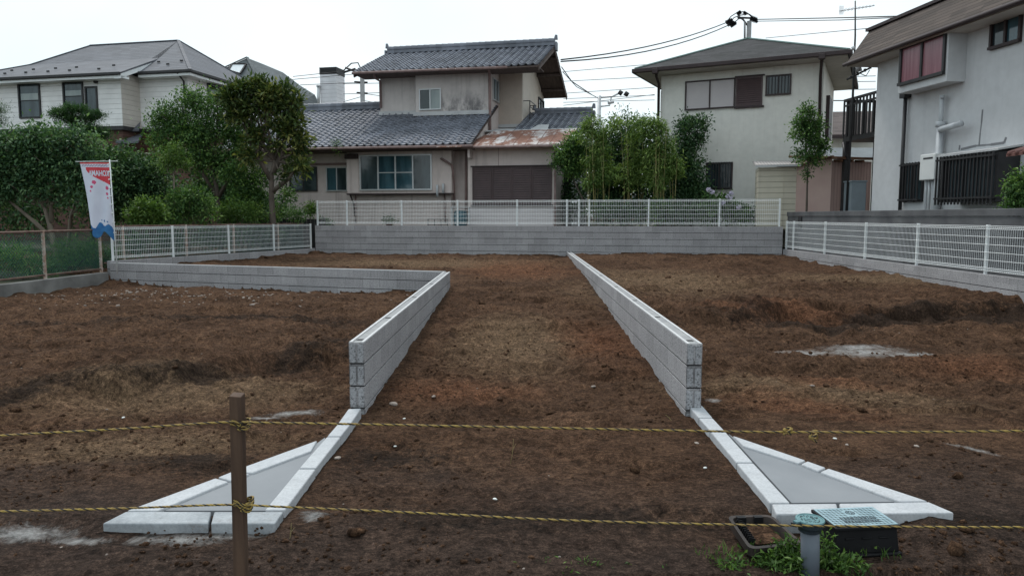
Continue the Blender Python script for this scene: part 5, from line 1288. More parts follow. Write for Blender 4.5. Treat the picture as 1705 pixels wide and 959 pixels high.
# low awning and blue-grey cabinet under the balcony
P = at_y(1420, 250, 24); t = thing('lean_to_awning', 'pale lean-to awning under the dark balcony', 'awning', (P.x, P.y, 0))
z_ = at_y(1420, 250, 24).z
mb = MB(); mb.slab([(-.7,0,z_-.28),(1.2,0,z_-.28),(1.2,.9,z_+.1),(-.7,.9,z_+.1)],(0,0,1),.05); mb.build('sheet', M['flash'], t)
for x in (-.6,1.1): MB().box(x-.04,x+.04,.3,.38,.8,z_-.25).build('post', M['dark'], t)
P = at_y(1429, 330, 21.3); t = thing('storage_cabinet', 'blue grey steel cabinet standing in front of the pink shed', 'cabinet', (P.x, P.y, .85))
M['bluegrey'] = pm('blue_grey_steel', (.20,.235,.26), (.17,.2,.22), 3, .6)
zt_ = at_y(1429, 303, 21.3).z-.85
mb = MB(); mb.box(-.2,.22,0,.5,0,zt_); cb_ = mb.build('body', M['bluegrey'], t, bevel=.01)
mb = MB(); mb.box(-.22,.24,-.02,.52,zt_,zt_+.04); mb.build('top', M['bluegrey'], t); MB().box(-.18,.20,-.012,-.001,.05,zt_-.05).build('door', M['bluegrey'], t)
P = at_y(1705, 250, 12.0); t = thing('tiled_canopy', 'small red brown canopy at the right edge above the shrub', 'canopy', (P.x+.30, P.y, P.z+.02))
M['redtile'] = pm('red_brown_tile', (.16,.07,.06), (.1,.05,.045), 5, .7)
mb = MB(); mb.slab([(-.35,-.35,-.10),(-.35,.35,-.10),(.5,.35,.16),(.5,-.35,.16)],(0,0,1),.05); mb.build('roof', M['redtile'], t)
for k in range(4): 
    mb = MB(); mb.tube([(-.36,-.27+.18*k,-.06),(.5,-.27+.18*k,.20)],.045,8); mb.build('cover_tile', M['redtile'], t, True)
MB().beam((-.2,0,-.12),(.45,0,-.4),.05,.05).build('bracket', M['dark'], t)

# ------------------------------------------------------------------ poles, antenna and wires
def WP(px, py, d): return at_y(px, py, d)
def pole(name, label, px, pt, pbt, d, r, mat='conc', cat='pole', zbase=.9):
    a = WP(px, pt, d); t = thing(name, label, cat, (a.x, a.y, zbase)); mb = MB(); mb.tube([(0,0,0),(0,0,a.z-zbase)], [r*1.25, r], 12); mb.build('pole', M[mat], t, True); return t, Vector((a.x, a.y, zbase))
def part_tube(t, off, pts, r, name, m='wirecable'):
    mb = MB(); mb.tube([Vector(p)-off for p in pts], r, 6); return mb.build(name, M[m], t, True)
d1 = 46
t, o1 = pole('utility_pole', 'concrete utility pole with black insulators rising over the hip roof house', 1247.5, 36, 70, d1, .14)
part_tube(t, o1, [WP(1240,70,d1), WP(1240,36,d1)], .06, 'stay_rod', 'conc')
part_tube(t, o1, [WP(1230,28,d1), WP(1238,34,d1), WP(1248,48,d1)], .05, 'brace', 'dark')
part_tube(t, o1, [WP(1228,30,d1), WP(1256,31,d1)], .06, 'crossarm', 'dark')
for k, (a, b) in enumerate((((1209,38),(1220,33)),((1212,42),(1223,37)),((1217,44),(1226,38)),((1250,29),(1261,33)),((1249,33),(1262,37)),((1228,24),(1234,20)),((1238,21),(1243,25)))):
    A_ = WP(*a, d1)-o1; B_ = WP(*b, d1)-o1; mb = MB(); n = 6
    for i in range(n):
        p0 = A_.lerp(B_, i/n); p1 = A_.lerp(B_, (i+.6)/n); mb.tube([p0, p1], [.13,.07], 8)
    mb.tube([A_, B_], .05, 6); mb.build('insulator', M['wirecable'], t)
for pts in ([(1210,37),(1217,28),(1228,21),(1240,20),(1250,26),(1256,33)], [(1213,42),(1222,30),(1233,26),(1246,24),(1258,34)], [(1220,40),(1230,32),(1240,31)]):
    part_tube(t, o1, [WP(a, b, d1) for a, b in pts], .03, 'jumper_cable')
d2 = 50
t, o2 = pole('utility_pole', 'distant utility pole with many wires beside the white chimney', 603, 124, 175, d2, .15)
part_tube(t, o2, [WP(572,118,d2), WP(585,106,d2), WP(596,105,d2), WP(604,122,d2)], .04, 'jumper_cable')
for a, b in (((572,121),(592,115)), ((590,137),(612,138)), ((594,155),(612,156)), ((575,113),(592,120))): part_tube(t, o2, [WP(*a, d2), WP(*b, d2)], .07, 'crossarm', 'dark')
d3 = 38
t, o3 = pole('street_lamp', 'slender lamp pole with side arm between the tiled roof and bamboo', 998, 160, 200, d3, .09, 'alum', 'lamp')
part_tube(t, o3, [WP(998,163,d3), WP(1020,161,d3), WP(1036,153,d3)], .05, 'arm', 'alum'); part_tube(t, o3, [WP(998,178,d3), WP(1015,176,d3), WP(1018,162,d3)], .04, 'stay', 'alum')
for a, b in (((1030,153),(1036,157)), ((1040,155),(1046,159))): part_tube(t, o3, [WP(*a, d3), WP(*b, d3)], .12, 'lamp_head', 'dark')
part_tube(t, o3, [WP(1012,172,d3), WP(1022,170,d3)], .08, 'bracket_box', 'alum')
# TV antenna standing behind the grey house
d4 = 21.5
a = WP(1424, 2, d4); t = thing('tv_antenna', 'tall thin television antenna mast above the dark balcony', 'antenna', (a.x, a.y, .85)); o4 = Vector((a.x, a.y, .85))
mb = MB(); mb.tube([(0,0,0),WP(1420,160,d4)-o4, WP(1424,60,d4)-o4, (0,0,a.z-.85)], [.04,.035,.025,.018], 8); mb.build('mast', M['dark'], t, True)
part_tube(t, o4, [WP(1397,19,d4), WP(1456,10,d4)], .012, 'boom', 'alum')
for k in range(9):
    f = .12+.1*k; B_ = WP(1397+59*f, 19-9*f, d4); MB().tube([B_-o4+Vector((0,-.22+.01*k,0)), B_-o4+Vector((0,.22-.01*k,0))], .006, 5).build('element', M['alum'], t)
for k in range(5):
    B_ = WP(1398+k*1.5, 17, d4); MB().tube([B_-o4+Vector((0,0,-.13)), B_-o4+Vector((0,0,.11))], .006, 5).build('reflector', M['alum'], t)
part_tube(t, o4, [WP(1420,78,d4), WP(1422,84,d4)], .05, 'clamp_box', 'alum')
part_tube(t, o4, [WP(1410,133,d4), WP(1450,113,d4)], .03, 'crossarm', 'dark')
for px, py in ((1416,129),(1428,123),(1440,117),(1449,112)): part_tube(t, o4, [WP(px,py+3,d4), WP(px,py-2,d4)], .035, 'insulator', 'dark')
part_tube(t, o4, [WP(1427,108,d4), WP(1430,120,d4)], .09, 'transformer_can', 'flash')
part_tube(t, o4, [WP(1430,122,d4), WP(1442,127,d4), WP(1448,117,d4)], .012, 'drop_cable')
def wire(label, pts, r=.018, sag=0):
    P = [WP(*p) for p in pts]; full = []
    for i in range(len(P)-1):
        for k in range(10):
            u = k/10; q = P[i].lerp(P[i+1], u); q.z -= sag*4*u*(1-u); full.append(q)
    full.append(P[-1]); t_ = MB(); o = full[0].copy(); t_.tube([p-o for p in full], r, 5)
    ob = t_.build('overhead_wire', M['wirecable'], None, True, fix=False); ob.location = o; tag(ob, label, 'wire', 'overhead wires')
wire('upper thick overhead wire from the tiled roof to the insulators', [(934,100,30),(1210,38,d1)], .028, .3)
wire('lower thick overhead wire from the tiled roof to the insulators', [(934,103,30),(1212,43,d1)], .028, .4)
wire('topmost overhead wire running right from the insulators to the house roof', [(1261,33,d1),(1410,30,36),(1520,27,30)], .026)
wire('second overhead wire just under the topmost one on the right', [(1262,36,d1),(1400,34,36),(1520,28.5,30)], .02)
wire('thin overhead wire sloping up behind the hip roof towards the right', [(1275,64,d1),(1465,46,34)], .016)
for k, (y0_, y1_) in enumerate(((136,128),(156,146),(165,159),(171,167),(176,158),(120,107))):
    wire(('first','second','third','fourth','fifth','faint highest')[k] + ' thin wire crossing the gap left of the hip roof house', [(938,y0_,45),(1090,y1_,45)], .016)
wire('thin drooping wire falling from the roof corner towards the lamp', [(937,120,33),(960,145,36),(998,165,d3)], .018)
wire('dark drooping cable beside the gable towards the lower right', [(935,112,34),(952,136,35),(985,158,36)], .022)
for k, (a, b) in enumerate((((488,128),(572,119)),((486,133),(590,124)),((500,142),(592,138)),((572,140),(632,139)),((572,157),(632,155)),((572,170),(600,162)),((605,156),(632,160)),((605,168),(632,172)))):
    wire(('highest','second','third','fourth','fifth','sixth','seventh','lowest')[k] + ' thin wire near the distant pole by the white chimney', [(*a, d2), (*b, d2)], .02)
for k, (y0_, y1_) in enumerate(((129,127),(137,136),(150,149))):
    wire(('highest','middle','lowest')[k] + ' thin wire in the gap between hip roof house and grey house', [(1378,y0_,40),(1458,y1_,40)], .018)
wire('thick wire in the gap meeting the antenna mast above the balcony', [(1376,168,40),(1420,168,40)], .03)
# ------------------------------------------------------------------ vegetation
rng = np.random.default_rng(11)
M['leafdark'] = leafmat('leaf_dark', (.016,.042,.02), (.056,.12,.052), (.17,.265,.115))
M['leafmid'] = leafmat('leaf_mid', (.022,.055,.019), (.082,.17,.05), (.23,.35,.10))
M['leafmid2'] = leafmat('leaf_bluish', (.022,.055,.03), (.075,.15,.07), (.21,.32,.15))
M['leafbright'] = leafmat('leaf_bright', (.035,.075,.018), (.085,.16,.035), (.19,.28,.07))
M['leafolive'] = leafmat('leaf_olive', (.024,.046,.016), (.075,.115,.036), (.32,.31,.10))
M['leafbamboo'] = leafmat('leaf_bamboo', (.03,.07,.018), (.12,.20,.05), (.30,.40,.12))
M['leafpine'] = leafmat('leaf_pine', (.02,.05,.022), (.045,.10,.04), (.09,.17,.06))
M['leafgrass'] = leafmat('leaf_grass', (.03,.06,.015), (.07,.14,.03), (.16,.25,.06))
M['flower'] = pm('pale_flower', (.55,.5,.6), (.45,.42,.55), 5, .7)
def leaf_mesh(name, base, out, L, W, mat, parent, tone, droop=.2, rnd=.9, origin=(0,0,0), flat=0.0):
    n = len(base); d = rng.normal(size=(n,3))*rnd + out*1.0; d[:,2] -= droop; d[:,2] *= (1-flat); d /= np.linalg.norm(d,axis=1,keepdims=True)+1e-9
    s = np.cross(d, rng.normal(size=(n,3)) + np.array([0,0,1.6])); s /= np.linalg.norm(s,axis=1,keepdims=True)+1e-9
    l = (L*rng.uniform(.65,1.25,n))[:,None]; w_ = (W*rng.uniform(.7,1.2,n))[:,None]
    up = np.cross(s, d); p0 = base; p1 = base + d*l*.45 + s*w_*.5 + up*w_*.15; p2 = base + d*l - up*l*.12; p3 = base + d*l*.45 - s*w_*.5 + up*w_*.15
    vs = np.stack([p0,p1,p2,p3],1).reshape(-1,3) - np.array(origin); fc = np.arange(4*n).reshape(n,4)
    return np_mesh(name, vs, fc, mat, False, parent, tone)
def crown_points(lobes, ncl, per, spread, shell=.5):
    """clusters spread through the lobes, denser towards their skin; returns bases, outward dirs, tones"""
    vol = np.array([l[3]*l[4]*l[5] for l in lobes])**.7; cnt = np.maximum(3, (vol/vol.sum()*ncl)).astype(int); B=[];O=[];T=[]
    for l, c in zip(lobes, cnt):
        d = rng.normal(size=(c,3)); d /= np.linalg.norm(d,axis=1,keepdims=True)
        lump = .62 + .62*np.abs(np.sin(d[:,0]*4.1+l[0]*3)*np.cos(d[:,2]*3.7+l[2]*5))
        r = (rng.uniform(0,1,c)**shell)*lump
        cc = np.array(l[:3]) + d*r[:,None]*np.array(l[3:6]); ct = rng.normal(0,.24,c)
        off = rng.normal(size=(c,per,3))*spread; o = d[:,None,:] + off/spread*.35
        B.append((cc[:,None,:]+off).reshape(-1,3)); O.append(o.reshape(-1,3))
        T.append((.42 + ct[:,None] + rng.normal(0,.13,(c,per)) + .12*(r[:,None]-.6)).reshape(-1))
    O = np.concatenate(O); O /= np.linalg.norm(O,axis=1,keepdims=True)+1e-9
    return np.concatenate(B), O, np.clip(np.concatenate(T),0,1)
def lobes_px(lst, d):
    out_ = []
    for px, py, rx, ry, *dd in lst:
        D = d + (dd[0] if dd else 0); p = at_y(px, py, D); out_.append((p.x,p.y,p.z, rx/FPX*D, rx/FPX*D*.85, ry/FPX*D))
    return out_
def branches(mb, fork, lobes, r, o, n_sub=3):
    for l in lobes:
        c = Vector(l[:3]); m_ = fork.lerp(c, .5) + Vector((random.uniform(-.12,.12), random.uniform(-.1,.1), random.uniform(-.15,.05)))
        mb.tube([fork-o, m_-o, c-o], [r, r*.65, r*.3], 6)
        for k in range(n_sub):
            e = c + Vector((random.uniform(-1,1)*l[3], random.uniform(-1,1)*l[4], random.uniform(-.4,1)*l[5]))*.75
            s_ = m_.lerp(c, random.uniform(.1,.9)); mb.tube([s_-o, s_.lerp(e,.5)+Vector((0,0,-.05))-o, e-o], [r*.35, r*.22, r*.1], 5)
def tree(name, label, cat, d, trunk, lobes, mat, ncl=300, per=16, spread=.13, L=.11, W=.05, droop=.2, r=.07, bark='bark', group=None, zb=.45, shell=.5, forks=None, rnd=.9):
    lb = lobes_px(lobes, d); tp = [at_y(a, b, d + (c[0] if c else 0)) for a, b, *c in trunk]
    base = tp[0].copy(); base.z = zb; o = base
    t = thing(name, label, cat, base, 0, group)
    mb = MB(); pts = [Vector((tp[0].x, tp[0].y, zb-.1))] + tp; mb.tube([p-o for p in pts], [r*1.15 - r*.55*i/(len(pts)-1) for i in range(len(pts))], 8)
    branches(mb, tp[-1], lb, r*.5, o)
    if forks:
        for f in forks:
            q = [at_y(a, b, d + (c[0] if c else 0)) for a, b, *c in f]; mb.tube([p-o for p in q], [r*.8 - r*.4*i/(len(q)-1) for i in range(len(q))], 7)
    mb.build('trunk', M[bark], t, True)
    B, O, T = crown_points(lb, ncl, per, spread, shell)
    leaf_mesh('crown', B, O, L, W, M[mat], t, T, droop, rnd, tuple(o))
    return t
def shrub(name, label, cat, d, lobes, mat, ncl=120, per=14, spread=.10, L=.09, W=.045, droop=0, zb=.45, group=None, r=.02, shell=.45, rnd=.9):
    lb = lobes_px(lobes, d); c = Vector(lb[0][:3]); o = Vector((c.x, c.y, zb)); t = thing(name, label, cat, o, 0, group)
    mb = MB(); branches(mb, o.copy()+Vector((0,0,-.05)), lb, r, o, 4); mb.build('stem', M['bark'], t, True)
    B, O, T = crown_points(lb, ncl, per, spread, shell); B = B[B[:,2] > zb-.02] if False else B
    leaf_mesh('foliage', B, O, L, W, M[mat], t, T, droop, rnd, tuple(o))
    return t
# left garden
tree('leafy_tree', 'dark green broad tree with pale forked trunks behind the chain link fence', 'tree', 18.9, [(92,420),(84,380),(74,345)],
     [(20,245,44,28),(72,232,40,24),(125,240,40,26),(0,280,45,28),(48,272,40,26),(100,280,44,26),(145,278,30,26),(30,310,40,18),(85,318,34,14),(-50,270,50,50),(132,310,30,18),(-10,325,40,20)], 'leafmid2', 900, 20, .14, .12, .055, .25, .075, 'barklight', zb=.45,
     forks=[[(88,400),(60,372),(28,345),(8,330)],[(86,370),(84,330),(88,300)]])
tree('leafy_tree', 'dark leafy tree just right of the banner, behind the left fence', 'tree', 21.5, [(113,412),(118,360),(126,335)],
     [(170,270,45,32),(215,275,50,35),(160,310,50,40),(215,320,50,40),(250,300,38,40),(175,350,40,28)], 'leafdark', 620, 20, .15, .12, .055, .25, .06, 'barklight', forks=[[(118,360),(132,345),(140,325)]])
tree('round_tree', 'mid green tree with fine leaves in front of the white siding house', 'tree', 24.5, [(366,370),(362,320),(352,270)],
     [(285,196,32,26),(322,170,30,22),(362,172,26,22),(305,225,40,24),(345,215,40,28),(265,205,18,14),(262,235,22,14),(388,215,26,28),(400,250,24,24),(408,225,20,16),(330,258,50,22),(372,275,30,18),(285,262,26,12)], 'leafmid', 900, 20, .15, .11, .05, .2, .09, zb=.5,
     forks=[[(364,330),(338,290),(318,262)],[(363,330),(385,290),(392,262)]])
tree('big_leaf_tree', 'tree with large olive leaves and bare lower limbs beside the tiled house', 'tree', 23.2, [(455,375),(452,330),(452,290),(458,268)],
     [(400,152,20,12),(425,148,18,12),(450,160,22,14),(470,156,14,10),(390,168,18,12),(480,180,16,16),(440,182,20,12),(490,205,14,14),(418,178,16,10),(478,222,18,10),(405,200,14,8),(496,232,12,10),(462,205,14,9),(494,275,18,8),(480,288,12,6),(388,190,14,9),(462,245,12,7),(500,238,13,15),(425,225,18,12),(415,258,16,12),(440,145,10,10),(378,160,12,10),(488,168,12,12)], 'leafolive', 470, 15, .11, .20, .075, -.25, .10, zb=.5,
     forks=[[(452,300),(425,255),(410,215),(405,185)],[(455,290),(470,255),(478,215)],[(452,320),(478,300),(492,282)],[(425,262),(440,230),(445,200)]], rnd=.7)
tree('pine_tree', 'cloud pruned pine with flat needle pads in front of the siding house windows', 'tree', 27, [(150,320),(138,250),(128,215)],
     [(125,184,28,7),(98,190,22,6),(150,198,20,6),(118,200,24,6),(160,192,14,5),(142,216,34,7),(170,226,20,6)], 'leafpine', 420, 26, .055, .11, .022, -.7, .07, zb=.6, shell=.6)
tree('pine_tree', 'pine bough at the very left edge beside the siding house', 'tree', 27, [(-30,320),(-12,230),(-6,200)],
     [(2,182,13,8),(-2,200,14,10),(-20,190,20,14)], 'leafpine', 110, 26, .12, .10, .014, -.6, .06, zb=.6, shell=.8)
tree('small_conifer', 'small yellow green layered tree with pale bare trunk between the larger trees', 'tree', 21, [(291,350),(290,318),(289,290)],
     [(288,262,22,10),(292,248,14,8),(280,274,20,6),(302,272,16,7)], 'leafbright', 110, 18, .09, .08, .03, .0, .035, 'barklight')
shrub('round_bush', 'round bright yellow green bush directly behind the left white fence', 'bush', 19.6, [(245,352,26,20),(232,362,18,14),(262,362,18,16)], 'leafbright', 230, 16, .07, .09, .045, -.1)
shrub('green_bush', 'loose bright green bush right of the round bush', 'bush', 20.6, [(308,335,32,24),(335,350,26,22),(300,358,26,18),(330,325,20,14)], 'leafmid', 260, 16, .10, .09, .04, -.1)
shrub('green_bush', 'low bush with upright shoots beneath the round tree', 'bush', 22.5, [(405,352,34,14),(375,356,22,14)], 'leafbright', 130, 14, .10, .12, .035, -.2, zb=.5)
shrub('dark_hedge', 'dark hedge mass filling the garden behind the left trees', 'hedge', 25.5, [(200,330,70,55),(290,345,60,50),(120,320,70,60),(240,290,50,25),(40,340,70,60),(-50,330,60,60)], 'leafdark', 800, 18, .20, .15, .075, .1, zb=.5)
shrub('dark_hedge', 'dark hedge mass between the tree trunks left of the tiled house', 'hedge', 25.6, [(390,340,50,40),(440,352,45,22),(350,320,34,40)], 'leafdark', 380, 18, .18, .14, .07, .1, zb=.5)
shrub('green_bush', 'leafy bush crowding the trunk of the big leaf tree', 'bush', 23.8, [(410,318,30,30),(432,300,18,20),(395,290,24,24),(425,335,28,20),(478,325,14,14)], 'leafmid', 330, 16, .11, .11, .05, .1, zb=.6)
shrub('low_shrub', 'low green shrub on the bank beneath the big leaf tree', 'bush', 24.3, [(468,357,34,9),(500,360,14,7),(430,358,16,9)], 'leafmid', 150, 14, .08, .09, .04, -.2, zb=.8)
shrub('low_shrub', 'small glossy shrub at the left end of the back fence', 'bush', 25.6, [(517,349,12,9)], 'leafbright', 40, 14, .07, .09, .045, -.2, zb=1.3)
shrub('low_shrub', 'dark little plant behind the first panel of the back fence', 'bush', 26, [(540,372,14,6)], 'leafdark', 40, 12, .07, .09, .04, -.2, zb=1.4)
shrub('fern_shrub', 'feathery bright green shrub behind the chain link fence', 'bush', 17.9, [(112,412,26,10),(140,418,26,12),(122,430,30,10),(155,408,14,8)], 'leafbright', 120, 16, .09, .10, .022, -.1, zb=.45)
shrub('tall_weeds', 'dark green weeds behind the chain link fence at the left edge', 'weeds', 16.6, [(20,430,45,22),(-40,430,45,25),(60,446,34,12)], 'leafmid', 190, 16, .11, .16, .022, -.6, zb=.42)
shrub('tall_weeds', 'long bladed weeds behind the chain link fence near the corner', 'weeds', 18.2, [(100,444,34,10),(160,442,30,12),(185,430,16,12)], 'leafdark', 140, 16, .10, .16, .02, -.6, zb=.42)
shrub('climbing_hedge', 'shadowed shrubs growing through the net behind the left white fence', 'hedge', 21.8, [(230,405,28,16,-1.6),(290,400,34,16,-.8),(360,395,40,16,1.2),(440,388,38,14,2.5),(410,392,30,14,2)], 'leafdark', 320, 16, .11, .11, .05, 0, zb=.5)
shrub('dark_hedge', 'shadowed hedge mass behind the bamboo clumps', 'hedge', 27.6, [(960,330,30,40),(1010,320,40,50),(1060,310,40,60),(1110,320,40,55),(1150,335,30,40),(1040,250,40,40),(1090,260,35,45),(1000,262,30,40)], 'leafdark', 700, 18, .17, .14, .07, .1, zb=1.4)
# timber board fence on the left behind the trees
P = at_y(445, 372, 25.2); t = thing('board_fence', 'dark board fence glimpsed behind the low shrubs left of the back fence', 'fence', (P.x, P.y, .7), R(-4))
mb = MB(); 
for k in range(16): mb.box(k*.14-.3, k*.14-.3+.13, 0, .02, 0, 1.05)
mb.build('boards', M['dark'], t)
for k in (0, 2): MB().box(k-.03, k+.03, -.05, 0, 0, 1.1).build('post', M['dark'], t)
# bamboo and shrubs right of the tiled house
def bamboo(label, d, stalks, lobes, ncl, mat='leafbamboo'):
    p = at_y(stalks[0][0], 376, d); o = Vector((p.x, p.y, 1.44)); t = thing('bamboo_clump', label, 'bamboo', o, 0, 'bamboo clumps behind the back fence')
    for px, top in stalks:
        dd = random.uniform(-.35,.35); b_ = at_y(px, 376, d+dd); b_.z = 1.44; e = at_y(px+random.uniform(-9,9), top, d+dd); m_ = b_.lerp(e,.5)+Vector((random.uniform(-.05,.05),0,0))
        mb = MB(); mb.tube([b_-o, m_-o, e-o], [.014,.010,.003], 6); mb.build('culm', M['bamboo'], t, True)
    lb = lobes_px(lobes, d); B, O, T = crown_points(lb, int(ncl*.85), 14, .085, .6)
    leaf_mesh('foliage', B, O*np.array([1,1,.3]), .17, .034, M[mat], t, T+.08, .5, .8, tuple(o))
bamboo('bright bamboo clump at the left, next to the rusty roof', 24.4, [(988+random.uniform(-1,1)*26, random.uniform(190,270)) for _ in range(12)] + [(983,225),(1006,240)],
    [(985,205,20,14),(1000,222,18,16),(975,222,16,16),(1000,250,20,16),(992,272,26,16),(1010,285,20,16),(990,300,24,14),(1022,205,14,12)], 330)
bamboo('bamboo clump in the middle with bare tan culms', 24.8, [(1055+random.uniform(-1,1)*18, random.uniform(195,260)) for _ in range(10)],
    [(1048,225,12,16),(1062,205,14,12),(1055,280,22,14),(1068,262,16,16),(1045,300,22,14),(1075,300,18,12),(1050,250,10,12)], 230)
bamboo('dense bamboo clump at the right in front of the cream house', 24.3, [(1110+random.uniform(-1,1)*20, random.uniform(195,280)) for _ in range(16)],
    [(1082,202,16,12),(1075,222,16,14),(1100,215,16,14),(1108,240,16,16),(1090,255,20,18),(1115,265,18,16),(1100,285,26,16),(1122,285,16,14),(1095,305,24,10)], 380)
tree('broadleaf_tree', 'dark broadleaf tree showing between the bamboo clumps', 'tree', 26, [(1035,376),(1036,320),(1034,270)],
     [(1035,210,22,24),(1050,240,24,30),(1020,250,24,32),(1060,215,18,20),(1035,300,36,36),(1070,280,24,36),(1085,330,30,26),(1040,345,45,18),(1000,240,30,36),(1000,320,40,40),(1080,240,24,34),(1010,290,40,30)], 'leafdark', 950, 18, .14, .11, .055, .2, .05, zb=1.4)
tree('broadleaf_tree', 'glossy dark tree right of the bamboo against the cream wall', 'tree', 25.4, [(1150,376),(1148,330),(1145,290)],
     [(1140,210,16,14),(1155,205,20,8),(1172,206,12,4),(1140,240,24,26),(1158,232,14,18),(1145,280,28,30),(1158,315,26,26),(1130,320,24,34),(1168,335,18,16)], 'leafdark', 560, 18, .12, .11, .055, .1, .05, zb=1.4)
tree('broadleaf_tree', 'bushy tree overhanging the rusty roof corner left of the bamboo', 'tree', 25.2, [(978,376),(972,335),(955,300)],
     [(945,255,20,20),(960,238,20,18),(935,262,13,12),(955,280,24,16),(972,260,20,22),(930,272,10,8)], 'leafmid', 330, 18, .11, .10, .05, .1, .04, zb=1.4)
t = shrub('hydrangea_bush', 'flowering shrub with pale blooms beneath the barred window', 'bush', 24.2, [(1195,340,28,16),(1222,352,30,12),(1240,358,24,10),(1180,355,26,14)], 'leafmid', 240, 15, .10, .11, .06, -.1, zb=1.4)
for px, py in ((1180,316),(1186,320),(1212,327),(1218,322),(1216,330),(1230,345),(1204,338)):
    p = at_y(px, py, 23.8) - Vector(t.location); mb = MB()
    for k in range(26):
        v = Vector((random.gauss(0,1),random.gauss(0,1),random.gauss(0,1))).normalized()*.06; mb.box(p.x+v.x-.02,p.x+v.x+.02,p.y+v.y-.02,p.y+v.y+.02,p.z+v.z-.015,p.z+v.z+.015)
    mb.build('bloom', M['flower'], t)
shrub('low_shrub', 'leafy undergrowth behind the right half of the back fence', 'bush', 24.0, [(1010,352,30,16),(1050,358,30,12),(1095,352,34,18),(1140,356,34,14)], 'leafdark', 300, 15, .10, .12, .05, -.1, zb=1.4)
shrub('low_shrub', 'pale big leaved plant between the bamboo culms', 'bush', 23.6, [(1098,352,16,10)], 'leafmid', 50, 12, .10, .22, .05, .1, zb=1.4)
tree('slender_tree', 'slim young evergreen tree in front of the pink shed', 'tree', 21.6, [(1343,350),(1344,310),(1345,275)],
     [(1347,186,13,10),(1337,206,16,11),(1360,208,11,11),(1350,232,17,10),(1368,243,12,9),(1336,258,14,8),(1358,264,12,8),(1328,226,9,8),(1344,290,6,8),(1345,215,10,10)], 'leafmid', 230, 18, .09, .10, .045, -.1, .035, zb=.9)
bpy.data.objects['slender_tree'].children
shrub('edge_shrub', 'green shrub at the right edge in front of the grille window', 'bush', 12.6, [(1692,312,20,22),(1705,330,22,20),(1690,345,16,12),(1712,298,14,18)], 'leafmid', 150, 15, .07, .07, .035, 0, zb=1.2)
# a small plant rooted in the gutter of the tiled house
P = at_plane(563, 240, H.o + H.ey*-.75, H.ey); shrub('gutter_plant', 'little plant growing out of the gutter of the tiled house', 'plant', P.y, [(560,238,9,5),(564,248,4,6)], 'leafmid', 16, 10, .07, .09, .03, 0, zb=P.z-.1, r=.008)
P = hw(650, 375, -1.2); t = shrub('potted_plant', 'spiky potted plant behind the back fence under the kitchen window', 'plant', P.y, [(648,367,12,5),(655,370,8,4)], 'leafdark', 24, 12, .06, .12, .02, -.6, zb=1.5, r=.008)
mb = MB(); mb.lathe([(0,0),(.09,0),(.12,.14),(.12,.15),(0,.15)], (0,0,-.06), 14); mb.build('pot', M['redtile'], t)

# ------------------------------------------------------------------ weeds at the front
def blades(label, name, cx, cy, rx, ry, n, h, w_, mat='leafgrass', seed=1):
    r_ = np.random.default_rng(seed); vs=[];fs=[];tn=[]
    for i in range(n):
        a = r_.uniform(0,6.28); q = r_.uniform()**.6; x = cx+math.cos(a)*q*rx; y = cy+math.sin(a)*q*ry; z = hz(x,y)-.01
        hh = h*r_.uniform(.35,1.15); dx, dy = r_.normal(0,.45,2)*hh; t_ = r_.uniform(0,6.28); sx_, sy_ = math.cos(t_)*w_*.5, math.sin(t_)*w_*.5; b = len(vs)
        vs += [(x-sx_,y-sy_,z),(x+sx_,y+sy_,z),(x+dx*.4+sx_*1.2,y+dy*.4+sy_*1.2,z+hh*.6),(x+dx*.4-sx_*1.2,y+dy*.4-sy_*1.2,z+hh*.6),(x+dx,y+dy,z+hh*(.95 if r_.uniform()<.6 else .6)),(x+dx,y+dy,z+hh*.95)]
        fs += [(b,b+1,b+2,b+3),(b+3,b+2,b+5,b+4)]; k = r_.uniform(.1,.9); tn += [k,k]
    o = np_mesh(name, np.array(vs), np.array(fs), M[mat], False, None, np.array(tn)); tag(o, label, 'weeds', kind='stuff'); return o
wa = at_z(1330, 925, .05); wb = at_z(1420, 945, .05)
def weedclump(label, lob, ncl, per, L, W, droop, seed, d):
    lb = lob; c = Vector(lb[0][:3]); o = Vector((c.x,c.y,.04)); t = thing('weed_plant', label, 'weeds', o)
    mb = MB()
    for k in range(16):
        l = lb[k % len(lb)]; e = Vector(l[:3]) + Vector((random.uniform(-1,1)*l[3], random.uniform(-1,1)*l[4], random.uniform(-.2,1)*l[5])); b_ = Vector((l[0]+random.uniform(-.03,.03), l[1]+random.uniform(-.03,.03), .03))
        mb.tube([b_-o, b_.lerp(e,.5)+Vector((0,0,.02))-o, e-o], [.003,.0025,.0015], 5)
    mb.build('stem', M['leafgrass'], t, True)
    B, O, T = crown_points(lb, ncl, per, .022, .6); k = B[:,2] > .03
    leaf_mesh('foliage', B[k], O[k], L, W, M['leafgrass'], t, T[k], droop, .9, tuple(o)); return t
def wl(px, py, dy, rx, rz, d): 
    p = at_y(px, py, d); return (p.x, p.y+dy, p.z, rx, rx*.8, rz)
weedclump('bushy green weeds in front of the tray, left of the grey pipe', [wl(1310,928,0,.07,.06,3.75), wl(1290,940,0,.09,.04,3.72), wl(1318,912,.02,.035,.05,3.76), wl(1330,940,0,.06,.04,3.68)], 110, 10, .042, .013, .1, 1, 3.75)
weedclump('green weeds right of the grey pipe in front of the meter box', [wl(1375,930,0,.045,.05,3.72), wl(1378,905,.02,.02,.03,3.74), wl(1400,942,0,.08,.03,3.68), wl(1430,948,0,.05,.02,3.66)], 80, 10, .040, .013, .1, 2, 3.7)
weedclump('low creeping weeds at the bottom edge left of the tray', [wl(1215,950,0,.12,.03,3.70), wl(1110,954,0,.05,.02,3.70), wl(1260,950,0,.06,.02,3.72)], 70, 9, .035, .012, .0, 3, 3.7)
